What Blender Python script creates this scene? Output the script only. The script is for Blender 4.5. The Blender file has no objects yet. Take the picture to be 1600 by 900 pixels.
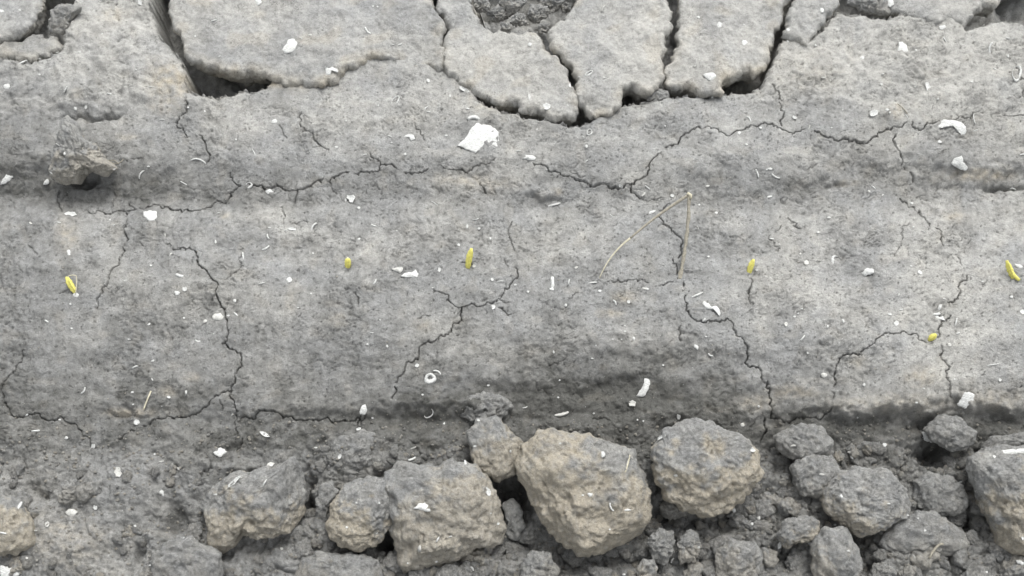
import bpy, bmesh, math, random
import numpy as np
from mathutils import Vector, Matrix

# ------------------------------------------------------------------ camera, sky, sun, exposure
scene = bpy.context.scene
COL = scene.collection
W, H = 1600.0, 900.0
TILT = math.radians(25.0)
DIST, PXM = 0.75, 0.0005                       # metres from the lens to the bed, metres per photo pixel at the centre
FOC = DIST / PXM                               # focal length in photo pixels
cam_data = bpy.data.cameras.new("camera")
cam_data.sensor_width = 36.0
cam_data.lens = 36.0 * FOC / W
cam_data.clip_start, cam_data.clip_end = 0.01, 100.0
camera = bpy.data.objects.new("camera", cam_data)
COL.objects.link(camera)
CAM = np.array([0.0, -DIST * math.sin(TILT), DIST * math.cos(TILT)])
camera.location = CAM
camera.rotation_euler = (TILT, 0, 0)
scene.camera = camera

SUN_EL, SUN_AZ = math.radians(58), math.radians(20)      # azimuth measured from +y (top of the photo) towards +x
world = bpy.data.worlds.new("World")
scene.world = world
world.use_nodes = True
wn = world.node_tree
for n in list(wn.nodes):
    wn.nodes.remove(n)
sky = wn.nodes.new("ShaderNodeTexSky")
sky.sky_type = 'NISHITA'
sky.sun_disc = False
sky.sun_elevation = SUN_EL
sky.sun_rotation = SUN_AZ
sky.dust_density = 4.0
sat = wn.nodes.new("ShaderNodeHueSaturation")
sat.inputs["Saturation"].default_value = 0.12            # a covered, white-grey sky
bg = wn.nodes.new("ShaderNodeBackground")
bg.inputs["Strength"].default_value = 0.13
wo = wn.nodes.new("ShaderNodeOutputWorld")
wn.links.new(sky.outputs[0], sat.inputs["Color"])
wn.links.new(sat.outputs[0], bg.inputs[0])
wn.links.new(bg.outputs[0], wo.inputs[0])
sun_data = bpy.data.lights.new("sun", 'SUN')
sun_data.energy = 0.9
sun_data.angle = math.radians(25)
sun_data.color = (1.0, 0.97, 0.93)
sun = bpy.data.objects.new("sun", sun_data)
COL.objects.link(sun)
sd = Vector((math.sin(SUN_AZ) * math.cos(SUN_EL), math.cos(SUN_AZ) * math.cos(SUN_EL), math.sin(SUN_EL)))
sun.rotation_euler = sd.to_track_quat('Z', 'Y').to_euler()
scene.view_settings.view_transform = 'Standard'
scene.view_settings.look = 'None'
scene.view_settings.exposure = 0.98
scene.view_settings.gamma = 1.0

# ------------------------------------------------------------------ numeric helpers
random.seed(7)
AX_R = np.array([1.0, 0, 0])
AX_U = np.array([0, math.cos(TILT), math.sin(TILT)])
AX_B = np.array([0, -math.sin(TILT), math.cos(TILT)])

def ray(px, py):
    px = np.asarray(px, float); py = np.asarray(py, float)
    return ((px - W / 2)[..., None] * AX_R + (H / 2 - py)[..., None] * AX_U - FOC * AX_B)

def P(px, py, z):
    d = ray(px, py)
    t = (np.asarray(z, float) - CAM[2]) / d[..., 2]
    return CAM + d * t[..., None]

def proj(x, y, z):
    rx, ry, rz = x - CAM[0], y - CAM[1], z - CAM[2]
    u = rx
    v = ry * AX_U[1] + rz * AX_U[2]
    w = -(ry * AX_B[1] + rz * AX_B[2])
    return W / 2 + FOC * u / w, H / 2 - FOC * v / w

_rng = np.random.RandomState(11)
PERM = np.concatenate([_rng.permutation(256)] * 3).astype(np.int32)
G2 = np.stack([np.cos(np.arange(256) * 2.399963), np.sin(np.arange(256) * 2.399963)], 1).astype(np.float32)
G3 = _rng.normal(size=(256, 3)); G3 /= np.linalg.norm(G3, axis=1)[:, None]; G3 = G3.astype(np.float32)

def per2(x, y, seed=0):
    x = (x + seed * 17.31).astype(np.float32); y = (y + seed * 9.77).astype(np.float32)
    xi = np.floor(x).astype(np.int32); yi = np.floor(y).astype(np.int32)
    xf = x - xi; yf = y - yi
    xi &= 255; yi &= 255
    u = xf * xf * xf * (xf * (xf * 6 - 15) + 10); v = yf * yf * yf * (yf * (yf * 6 - 15) + 10)
    def g(a, b, fx, fy):
        h = PERM[PERM[(xi + a) & 255] + ((yi + b) & 255)]
        return G2[h, 0] * fx + G2[h, 1] * fy
    n0 = g(0, 0, xf, yf) * (1 - u) + g(1, 0, xf - 1, yf) * u
    n1 = g(0, 1, xf, yf - 1) * (1 - u) + g(1, 1, xf - 1, yf - 1) * u
    return (n0 * (1 - v) + n1 * v) * 1.5

def per3(p, seed=0):
    p = (p + seed * 13.7).astype(np.float32)
    i = np.floor(p).astype(np.int32); f = p - i; i &= 255
    w = f * f * f * (f * (f * 6 - 15) + 10)
    out = 0
    for a in (0, 1):
        for b in (0, 1):
            for c in (0, 1):
                h = PERM[PERM[PERM[(i[:, 0] + a) & 255] + ((i[:, 1] + b) & 255)] + ((i[:, 2] + c) & 255)]
                g = G3[h]
                d = g[:, 0] * (f[:, 0] - a) + g[:, 1] * (f[:, 1] - b) + g[:, 2] * (f[:, 2] - c)
                k = (w[:, 0] if a else 1 - w[:, 0]) * (w[:, 1] if b else 1 - w[:, 1]) * (w[:, 2] if c else 1 - w[:, 2])
                out = out + d * k
    return out * 1.5

def wor2(x, y, seed=0):
    """distance to the nearest and second nearest jittered cell point"""
    x = (x + seed * 5.13).astype(np.float32); y = (y + seed * 3.71).astype(np.float32)
    xi = np.floor(x).astype(np.int32); yi = np.floor(y).astype(np.int32)
    f1 = np.full(x.shape, 9.0, np.float32); f2 = f1.copy()
    for a in (-1, 0, 1):
        for b in (-1, 0, 1):
            h = PERM[PERM[(xi + a) & 255] + ((yi + b) & 255)]
            h2 = PERM[h + 57]
            dx = xi + a + h / 255.0 - x; dy = yi + b + h2 / 255.0 - y
            d = np.sqrt(dx * dx + dy * dy)
            f2 = np.minimum(f2, np.maximum(d, f1)); f1 = np.minimum(f1, d)
    return f1, f2

def wor3(p, seed=0):
    p = (p + seed * 7.3).astype(np.float32)
    i = np.floor(p).astype(np.int32)
    f1 = np.full(len(p), 9.0, np.float32)
    for a in (-1, 0, 1):
        for b in (-1, 0, 1):
            for c in (-1, 0, 1):
                h = PERM[PERM[PERM[(i[:, 0] + a) & 255] + ((i[:, 1] + b) & 255)] + ((i[:, 2] + c) & 255)]
                q = np.stack([i[:, 0] + a + h / 255.0, i[:, 1] + b + PERM[h + 31] / 255.0, i[:, 2] + c + PERM[h + 77] / 255.0], 1) - p
                f1 = np.minimum(f1, np.sqrt((q * q).sum(1)))
    return f1

def sstep(a, b, x):
    t = np.clip((x - a) / (b - a), 0, 1)
    return t * t * (3 - 2 * t)

def mesh_from(name, verts, faces, col=None, tan=None, smooth=True):
    me = bpy.data.meshes.new(name)
    verts = np.asarray(verts, np.float32); faces = np.asarray(faces, np.int32)
    k = faces.shape[1]
    me.vertices.add(len(verts)); me.vertices.foreach_set("co", verts.ravel())
    me.loops.add(faces.size); me.loops.foreach_set("vertex_index", faces.ravel())
    me.polygons.add(len(faces))
    me.polygons.foreach_set("loop_start", np.arange(0, faces.size, k, dtype=np.int32))
    me.polygons.foreach_set("use_smooth", np.full(len(faces), smooth))
    me.update(calc_edges=True)
    if col is not None:
        at = me.attributes.new("soil", 'FLOAT_COLOR', 'POINT')
        at.data.foreach_set("color", np.concatenate([col, np.ones((len(col), 1))], 1).astype(np.float32).ravel())
    return me

def link(name, me, mat=None, parent=None):
    o = bpy.data.objects.new(name, me)
    COL.objects.link(o)
    if mat is not None and not me.materials:
        me.materials.append(mat)
    if parent is not None:
        o.parent = parent
    return o

def tag(o, label=None, cat=None, group=None, kind=None):
    if label: o["label"] = label
    if cat: o["category"] = cat
    if group: o["group"] = group
    if kind: o["kind"] = kind
    return o

# ------------------------------------------------------------------ materials
def new_mat(name):
    m = bpy.data.materials.new(name); m.use_nodes = True
    nt = m.node_tree; b = nt.nodes["Principled BSDF"]
    return m, nt, b

def soil_material(name, grain=1.0):
    m, nt, b = new_mat(name)
    N, L = nt.nodes.new, nt.links.new
    att = N("ShaderNodeAttribute"); att.attribute_name = "soil"
    geo = N("ShaderNodeTexCoord")
    def noise(scale, detail, rough=0.6, dist=0.0):
        n = N("ShaderNodeTexNoise"); n.inputs["Scale"].default_value = scale; n.inputs["Detail"].default_value = detail
        n.inputs["Roughness"].default_value = rough; n.inputs["Distortion"].default_value = dist
        L(geo.outputs["Object"], n.inputs["Vector"]); return n
    n1 = noise(260, 6, 0.7); n2 = noise(1100, 4, 0.7, 0.3); n3 = noise(420, 5, 0.72, 0.8)
    def ramp(src, a, b_, c0, c1):
        r = N("ShaderNodeMapRange"); r.inputs[1].default_value = a; r.inputs[2].default_value = b_
        r.inputs[3].default_value = c0; r.inputs[4].default_value = c1; L(src, r.inputs[0]); return r.outputs[0]
    def mul(a, c):
        x = N("ShaderNodeMath"); x.operation = 'MULTIPLY'; L(a, x.inputs[0])
        if isinstance(c, float): x.inputs[1].default_value = c
        else: L(c, x.inputs[1])
        return x.outputs[0]
    patch = noise(38, 4, 0.6, 0.6); specks = noise(760, 3, 0.6, 0.5)
    v = mul(ramp(n1.outputs[0], 0.3, 0.7, 0.80, 1.17), ramp(n2.outputs[0], 0.3, 0.7, 0.78, 1.20))
    pm = ramp(patch.outputs[0], 0.42, 0.62, 0.0, 1.0)
    dark = ramp(n3.outputs[0], 0.34, 0.46, 0.45, 0.0)
    dk = N("ShaderNodeMath"); dk.operation = 'MULTIPLY_ADD'; L(mul(dark, pm), dk.inputs[0]); dk.inputs[1].default_value = -1.0; dk.inputs[2].default_value = 1.0
    v = mul(v, dk.outputs[0]); v = mul(v, ramp(specks.outputs[0], 0.26, 0.33, 0.6, 1.0))
    vm = N("ShaderNodeVectorMath"); vm.operation = 'SCALE'
    L(att.outputs["Color"], vm.inputs[0]); L(v, vm.inputs["Scale"])
    L(vm.outputs[0], b.inputs["Base Color"])
    b.inputs["Roughness"].default_value = 0.95
    b.inputs["Specular IOR Level"].default_value = 0.15
    bp = N("ShaderNodeBump"); bp.inputs["Strength"].default_value = 0.9 * grain; bp.inputs["Distance"].default_value = 0.0018
    L(n3.outputs[0], bp.inputs["Height"])
    bp2 = N("ShaderNodeBump"); bp2.inputs["Strength"].default_value = 0.8 * grain; bp2.inputs["Distance"].default_value = 0.0008
    L(n2.outputs[0], bp2.inputs["Height"]); L(bp.outputs[0], bp2.inputs["Normal"]); L(bp2.outputs[0], b.inputs["Normal"])
    return m

def plain_material(name, colour, rough, noise_scale=400.0, lo=0.8, hi=1.15, bump=0.0004, stretch=None, spec=0.3):
    m, nt, b = new_mat(name)
    N, L = nt.nodes.new, nt.links.new
    tc = N("ShaderNodeTexCoord"); mp = N("ShaderNodeMapping")
    if stretch: mp.inputs["Scale"].default_value = stretch
    L(tc.outputs["Object"], mp.inputs[0])
    n = N("ShaderNodeTexNoise"); n.inputs["Scale"].default_value = noise_scale; n.inputs["Detail"].default_value = 5
    L(mp.outputs[0], n.inputs["Vector"])
    r = N("ShaderNodeMapRange"); r.inputs[1].default_value = 0.3; r.inputs[2].default_value = 0.7
    r.inputs[3].default_value = lo; r.inputs[4].default_value = hi; L(n.outputs[0], r.inputs[0])
    vm = N("ShaderNodeVectorMath"); vm.operation = 'SCALE'; vm.inputs[0].default_value = colour; L(r.outputs[0], vm.inputs["Scale"])
    L(vm.outputs[0], b.inputs["Base Color"])
    b.inputs["Roughness"].default_value = rough; b.inputs["Specular IOR Level"].default_value = spec
    bp = N("ShaderNodeBump"); bp.inputs["Strength"].default_value = 0.6; bp.inputs["Distance"].default_value = bump
    L(n.outputs[0], bp.inputs["Height"]); L(bp.outputs[0], b.inputs["Normal"])
    return m

M_GROUND = soil_material("soil_crust")
M_CLOD = soil_material("soil_clod", 1.4)
M_SHELL = plain_material("shell_white", (0.62, 0.63, 0.61), 0.65, 600, 0.60, 1.12, 0.0003, (1, 3.5, 1))
M_SHELL_DULL = plain_material("shell_dusty", (0.52, 0.52, 0.49), 0.7, 900, 0.75, 1.15, 0.0003)
M_SHOOT = plain_material("shoot_yellow_green", (0.68, 0.635, 0.17), 0.55, 900, 0.8, 1.15, 0.0002, (1, 1, 0.2))
M_TIP = plain_material("shoot_tip_pale", (0.70, 0.69, 0.52), 0.6, 900)
M_STRAW = plain_material("straw_stalk", (0.29, 0.272, 0.222), 0.8, 700, 0.7, 1.25, 0.0004)
M_STRAW_PALE = plain_material("straw_blade", (0.50, 0.47, 0.36), 0.75, 700, 0.8, 1.15, 0.0003)

# ------------------------------------------------------------------ the lie of the land, in millimetres over the photo's own grid
UC = np.array([-400, 0, 200, 400, 600, 800, 1000, 1200, 1400, 1600, 2000], float)
ROWS = [(-400, [12] * 9), (0, [14, 14, 12, 12, 10, 10, 10, 13, 13]), (80, [13, 14, 8, 7, 6, 6, 7, 14, 14]),
        (130, [11, 13, 6, 5, 5, 5, 6, 13, 13]), (180, [7, 8, 7, 7, 6, 6, 8, 11, 11]), (240, [4, 4, 5, 6, 6, 6, 7, 7, 8]),
        (285, [-5, -4, 0, 2, 3, 4, 2, -1, -1]), (315, [-9, -8, -3, 0, 1, 1, -1, 0, 0]), (350, [3, 3, 4, 4, 4, 4, 5, 7, 8]),
        (420, [8, 9, 9, 9, 9, 9, 10, 11, 12]), (520, [6, 7, 8, 9, 9, 8, 10, 11, 11]), (575, [2, 3, 4, 5, 3, 0, 4, 8, 8]),
        (625, [-1, 0, 1, 2, -6, -8, -4, 6, 6]), (660, [-5, -4, -6, -7, -14, -14, -11, -11, -11]),
        (715, [-9, -8, -12, -15, -19, -19, -20, -20, -20]), (800, [-11, -11, -19, -24, -28, -28, -26, -26, -26]),
        (900, [-12, -12, -22, -28, -30, -30, -28, -27, -27]), (1400, [-14] * 9)]
VC = np.array([r[0] for r in ROWS], float)
ZT = np.array([[r[1][0]] + r[1] + [r[1][-1]] for r in ROWS], float)

def table(T, u, v):
    u = np.clip(u, UC[0], UC[-1] - 1e-3); v = np.clip(v, VC[0], VC[-1] - 1e-3)
    iu = np.searchsorted(UC, u, side='right') - 1; iv = np.searchsorted(VC, v, side='right') - 1
    fu = (u - UC[iu]) / (UC[iu + 1] - UC[iu]); fv = (v - VC[iv]) / (VC[iv + 1] - VC[iv])
    fu = fu * fu * (3 - 2 * fu); fv = fv * fv * (3 - 2 * fv)
    return (T[iv, iu] * (1 - fu) + T[iv, iu + 1] * fu) * (1 - fv) + (T[iv + 1, iu] * (1 - fu) + T[iv + 1, iu + 1] * fu) * fv

def Zm(u, v):
    u = np.asarray(u, float); v = np.asarray(v, float)
    w = 12 * per2(u / 90.0, v / 90.0, 3) + 8 * per2(u / 32.0, v / 32.0, 4) + 5 * per2(u / 13.0, v / 13.0, 5)
    return table(ZT, u, v + w) * 0.001

# dampness mixed with painted shade of furrow and groove (0 pale, 1 dark), same grid
DT_ = {-400: [.1] * 9, 0: [.1, .1, .12, .15, .1, .05, .1, .12, .12], 80: [.15, .12, .12, .2, .15, .1, .1, .12, .12],
       130: [.25, .15, .3, .2, .2, .2, .2, .12, .15], 180: [.45, .3, .22, .2, .25, .2, .25, .22, .25], 240: [.55, .5, .32, .3, .3, .32, .32, .38, .4],
       285: [.65, .6, .5, .5, .45, .42, .42, .42, .4], 315: [.62, .58, .5, .45, .42, .38, .4, .35, .3], 350: [.42, .36, .32, .3, .3, .28, .3, .25, .22],
       420: [.42, .38, .33, .33, .3, .3, .2, .16, .16], 520: [.48, .45, .42, .42, .38, .38, .22, .14, .16], 575: [.5, .5, .48, .48, .52, .6, .34, .2, .2],
       625: [.62, .6, .55, .6, .78, .8, .6, .3, .32], 660: [.6, .58, .6, .65, .75, .78, .72, .66, .64], 715: [.6, .6, .64, .68, .74, .74, .74, .74, .74],
       800: [.52, .54, .62, .66, .7, .7, .7, .68, .68], 900: [.5, .5, .6, .64, .66, .68, .68, .66, .66], 1400: [.7] * 9}
DAMP_SHADE_T = np.array([[DT_[int(v)][0]] + DT_[int(v)] + [DT_[int(v)][-1]] for v in VC], float)

C_PALE = np.array([0.446, 0.442, 0.416]); C_GREY = np.array([0.345, 0.350, 0.345]); C_DAMP_SHADE = np.array([0.115, 0.115, 0.107])  # dark end serves damp soil and painted shade alike
C_TAN = np.array([0.475, 0.432, 0.350])

def soil_colour(damp_shade, warm, tan):
    """blend by dampness and painted shade (0..1), warm dust (0..1), tan clay (0..1)"""
    damp_shade = np.clip(damp_shade, 0, 1)[:, None]; warm = np.clip(warm, 0, 1)[:, None]; tan = np.clip(tan, 0, 1)[:, None]
    dry = C_GREY * (1 - warm) + C_PALE * warm
    c = dry * (1 - damp_shade) + C_DAMP_SHADE * damp_shade
    return c * (1 - tan) + C_TAN * (1 - 0.35 * damp_shade) * tan

# ------------------------------------------------------------------ jagged lines
def jag(pts, amp=0.12, step=3.0, closed=False, seed=1, maxamp=6.0):
    r = random.Random(seed); out = []
    pts = list(pts)
    if closed: pts.append(pts[0])
    def sub(a, b):
        dx, dy = b[0] - a[0], b[1] - a[1]; l = math.hypot(dx, dy)
        if l < step * 1.6: return [a]
        o = r.gauss(0, amp) * l; o = max(-maxamp, min(maxamp, o)); t = r.uniform(.4, .6)
        m = (a[0] + dx * t - dy / l * o, a[1] + dy * t + dx / l * o)
        return sub(a, m) + sub(m, b)
    for a, b in zip(pts[:-1], pts[1:]): out += sub(a, b)
    if not closed: out.append(pts[-1])
    return np.array(out, float)

def inside(poly, x, y):
    r = np.zeros(x.shape, bool)
    x0, y0 = poly[:, 0], poly[:, 1]; x1, y1 = np.roll(x0, -1), np.roll(y0, -1)
    for a, b, c, d in zip(x0, y0, x1, y1):
        if b == d: continue
        k = (b > y) != (d > y)
        if not k.any(): continue
        xs = a + (y - b) * (c - a) / (d - b)
        r ^= k & (x < xs)
    return r

def to_world(pts, zfun):
    return P(pts[:, 0], pts[:, 1], zfun(pts[:, 0], pts[:, 1]))[:, :2]

# ------------------------------------------------------------------ ground sheet
def axis(lo, hi, n, far):
    core = np.linspace(lo, hi, n); s = core[1] - core[0]
    out = []; d = s; a = hi
    while a < far: d *= 1.06; a += d; out.append(a)
    lef = []; d = s; a = lo
    while a > -far: d *= 1.06; a -= d; lef.append(a)
    return np.array(lef[::-1] + list(core) + out), len(lef)

XS, NX0 = axis(-0.485, 0.485, 1330, 5.0)
YS, NY0 = axis(-0.245, 0.315, 760, 5.0)
GX, GY = np.meshgrid(XS, YS)
SX = XS[NX0 + 1] - XS[NX0]; SY = YS[NY0 + 1] - YS[NY0]
gz = np.zeros_like(GX)
CORE = (slice(NY0, NY0 + 760), slice(NX0, NX0 + 1330))
for _ in range(3):
    yc = np.clip(GY, -0.27, 0.33)
    U, V = proj(GX, yc, np.clip(gz, -0.05, 0.05)); V = V - (GY - yc) / PXM
    gz = Zm(U, V)

def stamp(x0, y0, x1, y1):
    i0 = max(0, int((x0 - XS[NX0]) / SX)); i1 = min(1330, int((x1 - XS[NX0]) / SX) + 2)
    j0 = max(0, int((y0 - YS[NY0]) / SY)); j1 = min(760, int((y1 - YS[NY0]) / SY) + 2)
    if i1 <= i0 or j1 <= j0: return None
    return (slice(NY0 + j0, NY0 + j1), slice(NX0 + i0, NX0 + i1))

def dist_field(polyline, reach, closed=False, tv=None):
    """clamped distance from every ground point to the polyline, the nearest point and the running value there"""
    D = np.full(GX.shape, reach, np.float32); NXp = GX.copy(); NYp = GY.copy(); T = np.zeros(GX.shape, np.float32)
    n = len(polyline)
    for k in range(n if closed else n - 1):
        a = polyline[k]; b = polyline[(k + 1) % n]
        s = stamp(min(a[0], b[0]) - reach, min(a[1], b[1]) - reach, max(a[0], b[0]) + reach, max(a[1], b[1]) + reach)
        if s is None: continue
        x, y = GX[s], GY[s]; dx, dy = b - a; L2 = dx * dx + dy * dy + 1e-18
        t = np.clip(((x - a[0]) * dx + (y - a[1]) * dy) / L2, 0, 1)
        qx, qy = a[0] + t * dx, a[1] + t * dy
        d = np.hypot(x - qx, y - qy); m = d < D[s]
        D[s][m] = d[m]; NXp[s][m] = qx[m]; NYp[s][m] = qy[m]
        if tv is not None: T[s][m] = (tv[k] * (1 - t) + tv[(k + 1) % n] * t)[m]
    return D, NXp, NYp, T

# relief of the crust
u_, v_ = U / 1.0, V / 1.0
rough = sstep(-0.15, 0.45, per2(u_ / 110, v_ / 60, 21) + 0.5 * per2(u_ / 35, v_ / 26, 22))
lower = sstep(655, 720, v_ + 14 * per2(u_ / 60, v_ / 60, 5))
furrow = np.exp(-((v_ - 300) / 26.0) ** 2)
relief = 2.4 * per2(u_ / 120, v_ / 90, 6) + 1.5 * per2(u_ / 52, v_ / 36, 7) + (0.6 + 0.5 * rough) * per2(u_ / 22, v_ / 17, 8)
relief += (0.25 + 0.65 * rough) * per2(u_ / 10, v_ / 8, 9) + (0.12 + 0.36 * rough) * per2(u_ / 4.6, v_ / 4.0, 10)
clump, _ = wor2((u_ + 3 * per2(u_ / 9, v_ / 9, 16)) / 9, (v_ + 3 * per2(u_ / 9, v_ / 9, 17)) / 7, 18)
relief += 0.9 * (0.45 - clump) * sstep(0.35, 0.9, rough)
wx = u_ + 6 * per2(u_ / 14, v_ / 14, 31); wy = v_ + 6 * per2(u_ / 14, v_ / 14, 32)
ridge = 1 - np.abs(per2(wx / 17, wy / 9, 12)) * 3.2
relief -= 1.7 * np.clip(ridge, 0, 1) ** 3 * (0.25 + 0.75 * np.maximum(rough, furrow)) * sstep(-0.1, 0.3, per2(u_ / 26, v_ / 20, 14) + 0.1)
pit_pts, _ = wor2(u_ / 16, v_ / 16, 15)
relief -= 1.8 * sstep(0.085, 0.03, pit_pts)
pit2, _ = wor2(u_ / 9 + .5 * per2(u_ / 20, v_ / 20, 19), v_ / 8, 20)
relief -= 1.3 * sstep(0.16, 0.07, pit2) * sstep(0.2, 0.55, per2(u_ / 44, v_ / 30, 25))
mound = sstep(200, 150, v_ + 12 * per2(u_ / 40, v_ / 40, 26)) * np.maximum(sstep(330, 280, u_), sstep(1180, 1240, u_))
mf, _m = wor2((u_ + 14 * per2(u_ / 40, v_ / 40, 27)) / 62, (v_ + 14 * per2(u_ / 40, v_ / 40, 28)) / 50, 29)
mg, _m = wor2((u_ + 5 * per2(u_ / 14, v_ / 14, 27)) / 20, (v_ + 5 * per2(u_ / 14, v_ / 14, 28)) / 17, 30)
relief += mound * (6.0 * (0.5 - mf) + 1.8 * (0.5 - mg) + 1.0 * per2(u_ / 12, v_ / 10, 33))
# cloddy rubble of the lower furrow
lf = 0.35 + 0.65 * sstep(330, 480, u_)
for sc, am, sd_ in ((74, 8.0, 41), (36, 4.5, 42), (17, 2.0, 43), (8, 0.8, 44)):
    jx = u_ + sc * 0.35 * per2(u_ / sc * 1.3, v_ / sc * 1.3, sd_); jy = v_ + sc * 0.35 * per2(u_ / sc * 1.3, v_ / sc * 1.3, sd_ + 5)
    f1, f2 = wor2(jx / sc, jy / sc, sd_)
    dome = np.sqrt(np.clip(1 - (f1 / 0.85) ** 2, 0.02, 1)) - 0.45 - 0.25 * sstep(0.10, 0.0, f2 - f1)
    relief += am * dome * lower * lf
step_ = np.exp(-((v_ - 640) / 22.0) ** 2) * sstep(1000, 1200, u_)
relief += step_ * (1.6 * per2(u_ / 18, v_ / 14, 51) + 1.0 * per2(u_ / 8, v_ / 7, 52))
relief += lower * (0.7 * per2(u_ / 5, v_ / 5, 46) + 1.8 * per2(u_ / 26, v_ / 22, 47) + 1.0 * per2(u_ / 11, v_ / 10, 48))
gz = gz + relief * 0.001

UWP = u_ + 9 * per2(u_ / 24, v_ / 24, 60) + 4 * per2(u_ / 9, v_ / 9, 61); VWP = v_ + 8 * per2(u_ / 24, v_ / 24, 62) + 4.5 * per2(u_ / 9, v_ / 9, 63)
# swellings and hollows one can point at: u, v, ru, rv, height in mm
for (a, b, ru, rv, h) in [(700, 812, 90, 60, -8), (565, 862, 50, 16, -10), (620, 890, 30, 20, -8), (860, 850, 40, 30, -14), (950, 878, 70, 18, -16), (820, 810, 14, 40, -14),
                          (1040, 806, 24, 16, -16), (1110, 818, 80, 12, -12), (1190, 780, 20, 20, -6), (1340, 842, 50, 12, -14), (1290, 780, 12, 26, -8), (1500, 790, 24, 40, -12),
                          (420, 850, 60, 12, -8), (345, 870, 20, 10, -8), (770, 860, 40, 10, -10), (1225, 870, 20, 20, -12), (1356, 880, 12, 30, -14), (485, 800, 8, 40, -10),
                          (900, 668, 80, 16, 6), (1100, 655, 60, 14, 6), (680, 722, 50, 14, 5), (570, 748, 40, 12, 5), (400, 735, 60, 14, 5), (720, 140, 40, 12, 2.5), (650, 108, 50, 16, 3),
                          (800, 182, 50, 8, 1.5), (1060, 262, 55, 26, 5), (690, 285, 40, 16, 2.5), (835, 300, 40, 9, 3), (855, 312, 30, 6, -4), (1260, 292, 60, 7, -4),
                          (1300, 286, 30, 4, -3), (1520, 262, 50, 12, 4), (1572, 292, 28, 6, -10), (1500, 292, 60, 8, -4), (138, 281, 17, 10, -15), (543, 420, 8, 6, -2.5), (731, 421, 8, 5, -2.5), (1170, 430, 7, 5, -2), (1450, 532, 12, 5, -3), (1587, 441, 8, 5, -2), (118, 459, 7, 5, -2),
                          (60, 300, 110, 14, -3), (140, 184, 45, 4, -7), (165, 180, 18, 3, -5), (100, 165, 70, 8, 3), (270, 175, 30, 24, 3),
                          (270, 128, 30, 34, 4), (1385, 175, 26, 14, 4), (760, 640, 50, 20, 9), (1110, 600, 60, 30, 4), (960, 600, 70, 30, -3),
                          (210, 625, 60, 18, 3), (195, 648, 36, 4, -4), (1440, 662, 26, 14, -9), (272, 815, 22, 24, -14), (222, 872, 12, 20, -12),
                          (170, 770, 60, 34, 7), (110, 850, 80, 40, 6), (250, 870, 40, 30, 7), (797, 775, 24, 34, -40), (606, 848, 20, 16, -40),
                          (1462, 710, 24, 20, -26), (1520, 812, 26, 16, -14), (1012, 830, 16, 20, -16), (1058, 848, 8, 14, -12), (60, 775, 26, 14, -8),
                          (1340, 850, 10, 40, -10), (480, 780, 10, 50, -10), (1000, 110, 10, 10, 0), (1450, 560, 90, 60, 2), (330, 350, 80, 30, 2),
                          (540, 500, 130, 60, 1.5), (655, 655, 60, 24, -5), (560, 705, 44, 30, 6), (40, 140, 40, 20, -3), (1040, 655, 60, 14, 5)]:
    r2 = ((UWP - a) / ru) ** 2 + ((VWP - b) / rv) ** 2
    gz += 0.001 * h * np.exp(-r2)

# the broken hollow below the crust slabs
PIT1 = [(226, -56), (233, 0), (240, 28), (256, 62), (268, 78), (285, 97), (291, 112), (288, 126), (293, 142), (310, 147), (340, 153), (365, 147),
        (402, 139), (435, 112), (520, 116), (600, 70), (650, 70), (696, 92), (732, 132), (748, 158), (784, 178), (826, 184), (866, 190), (905, 194), (920, 190),
        (936, 178), (966, 163), (985, 161), (1040, 152), (1092, 149), (1134, 146), (1190, 136), (1202, 108), (1216, 72), (1234, 55), (1262, 66),
        (1292, 38), (1308, 14), (1322, 24), (1350, 23), (1388, 31), (1410, 24), (1445, 24), (1500, 30), (1512, 46), (1545, 36), (1575, 31), (1602, 42), (1900, 44), (1900, -56)]
PIT2 = [(-300, -56), (128, -56), (128, -10), (112, 6), (108, 32), (103, 54), (99, 70), (78, 86), (48, 101), (30, 97), (0, 97), (-300, 100)]
pitmask = np.zeros(GX.shape, np.float32)
for k, poly in enumerate((PIT1, PIT2)):
    wp = to_world(jag(poly, 0.10, 4, True, 5 + k, 4), Zm)
    ins = inside(wp, GX, GY)
    D, nx, ny, _ = dist_field(wp, 0.012, True)
    s = np.where(ins, D, -D)
    edge_noise = 0.0012 * per2(u_ / 9, v_ / 9, 70)
    pitmask = np.maximum(pitmask, sstep(-0.0002, 0.0035, s + edge_noise * 1.2 + 0.0010 * per2(u_ / 4, v_ / 4, 74)))
    gz -= 0.0022 * sstep(-0.0045, 0.0, s) ** 2 * (1 - ins)
floor = -0.040 + 0.006 * per2(u_ / 30, v_ / 30, 71) + 0.003 * per2(u_ / 12, v_ / 12, 72)
for (a, b, ru, rv, h) in [(800, 20, 80, 45, 10), (1350, 5, 40, 22, 28), (1560, 20, 40, 20, 14), (480, 140, 90, 20, 20), (950, 160, 20, 12, 10),
                          (1000, 150, 25, 10, 14), (90, 30, 20, 24, 12)]:
    floor += 0.001 * h * np.exp(-((u_ - a) / ru) ** 2 - ((v_ - b) / rv) ** 2)
f1, f2 = wor2(u_ / 30, v_ / 30, 73)
floor += 0.010 * (np.sqrt(np.clip(1 - (f1 / 0.8) ** 2, 0, 1)) - 0.4)
gz = gz * (1 - pitmask) + floor * pitmask

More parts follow.
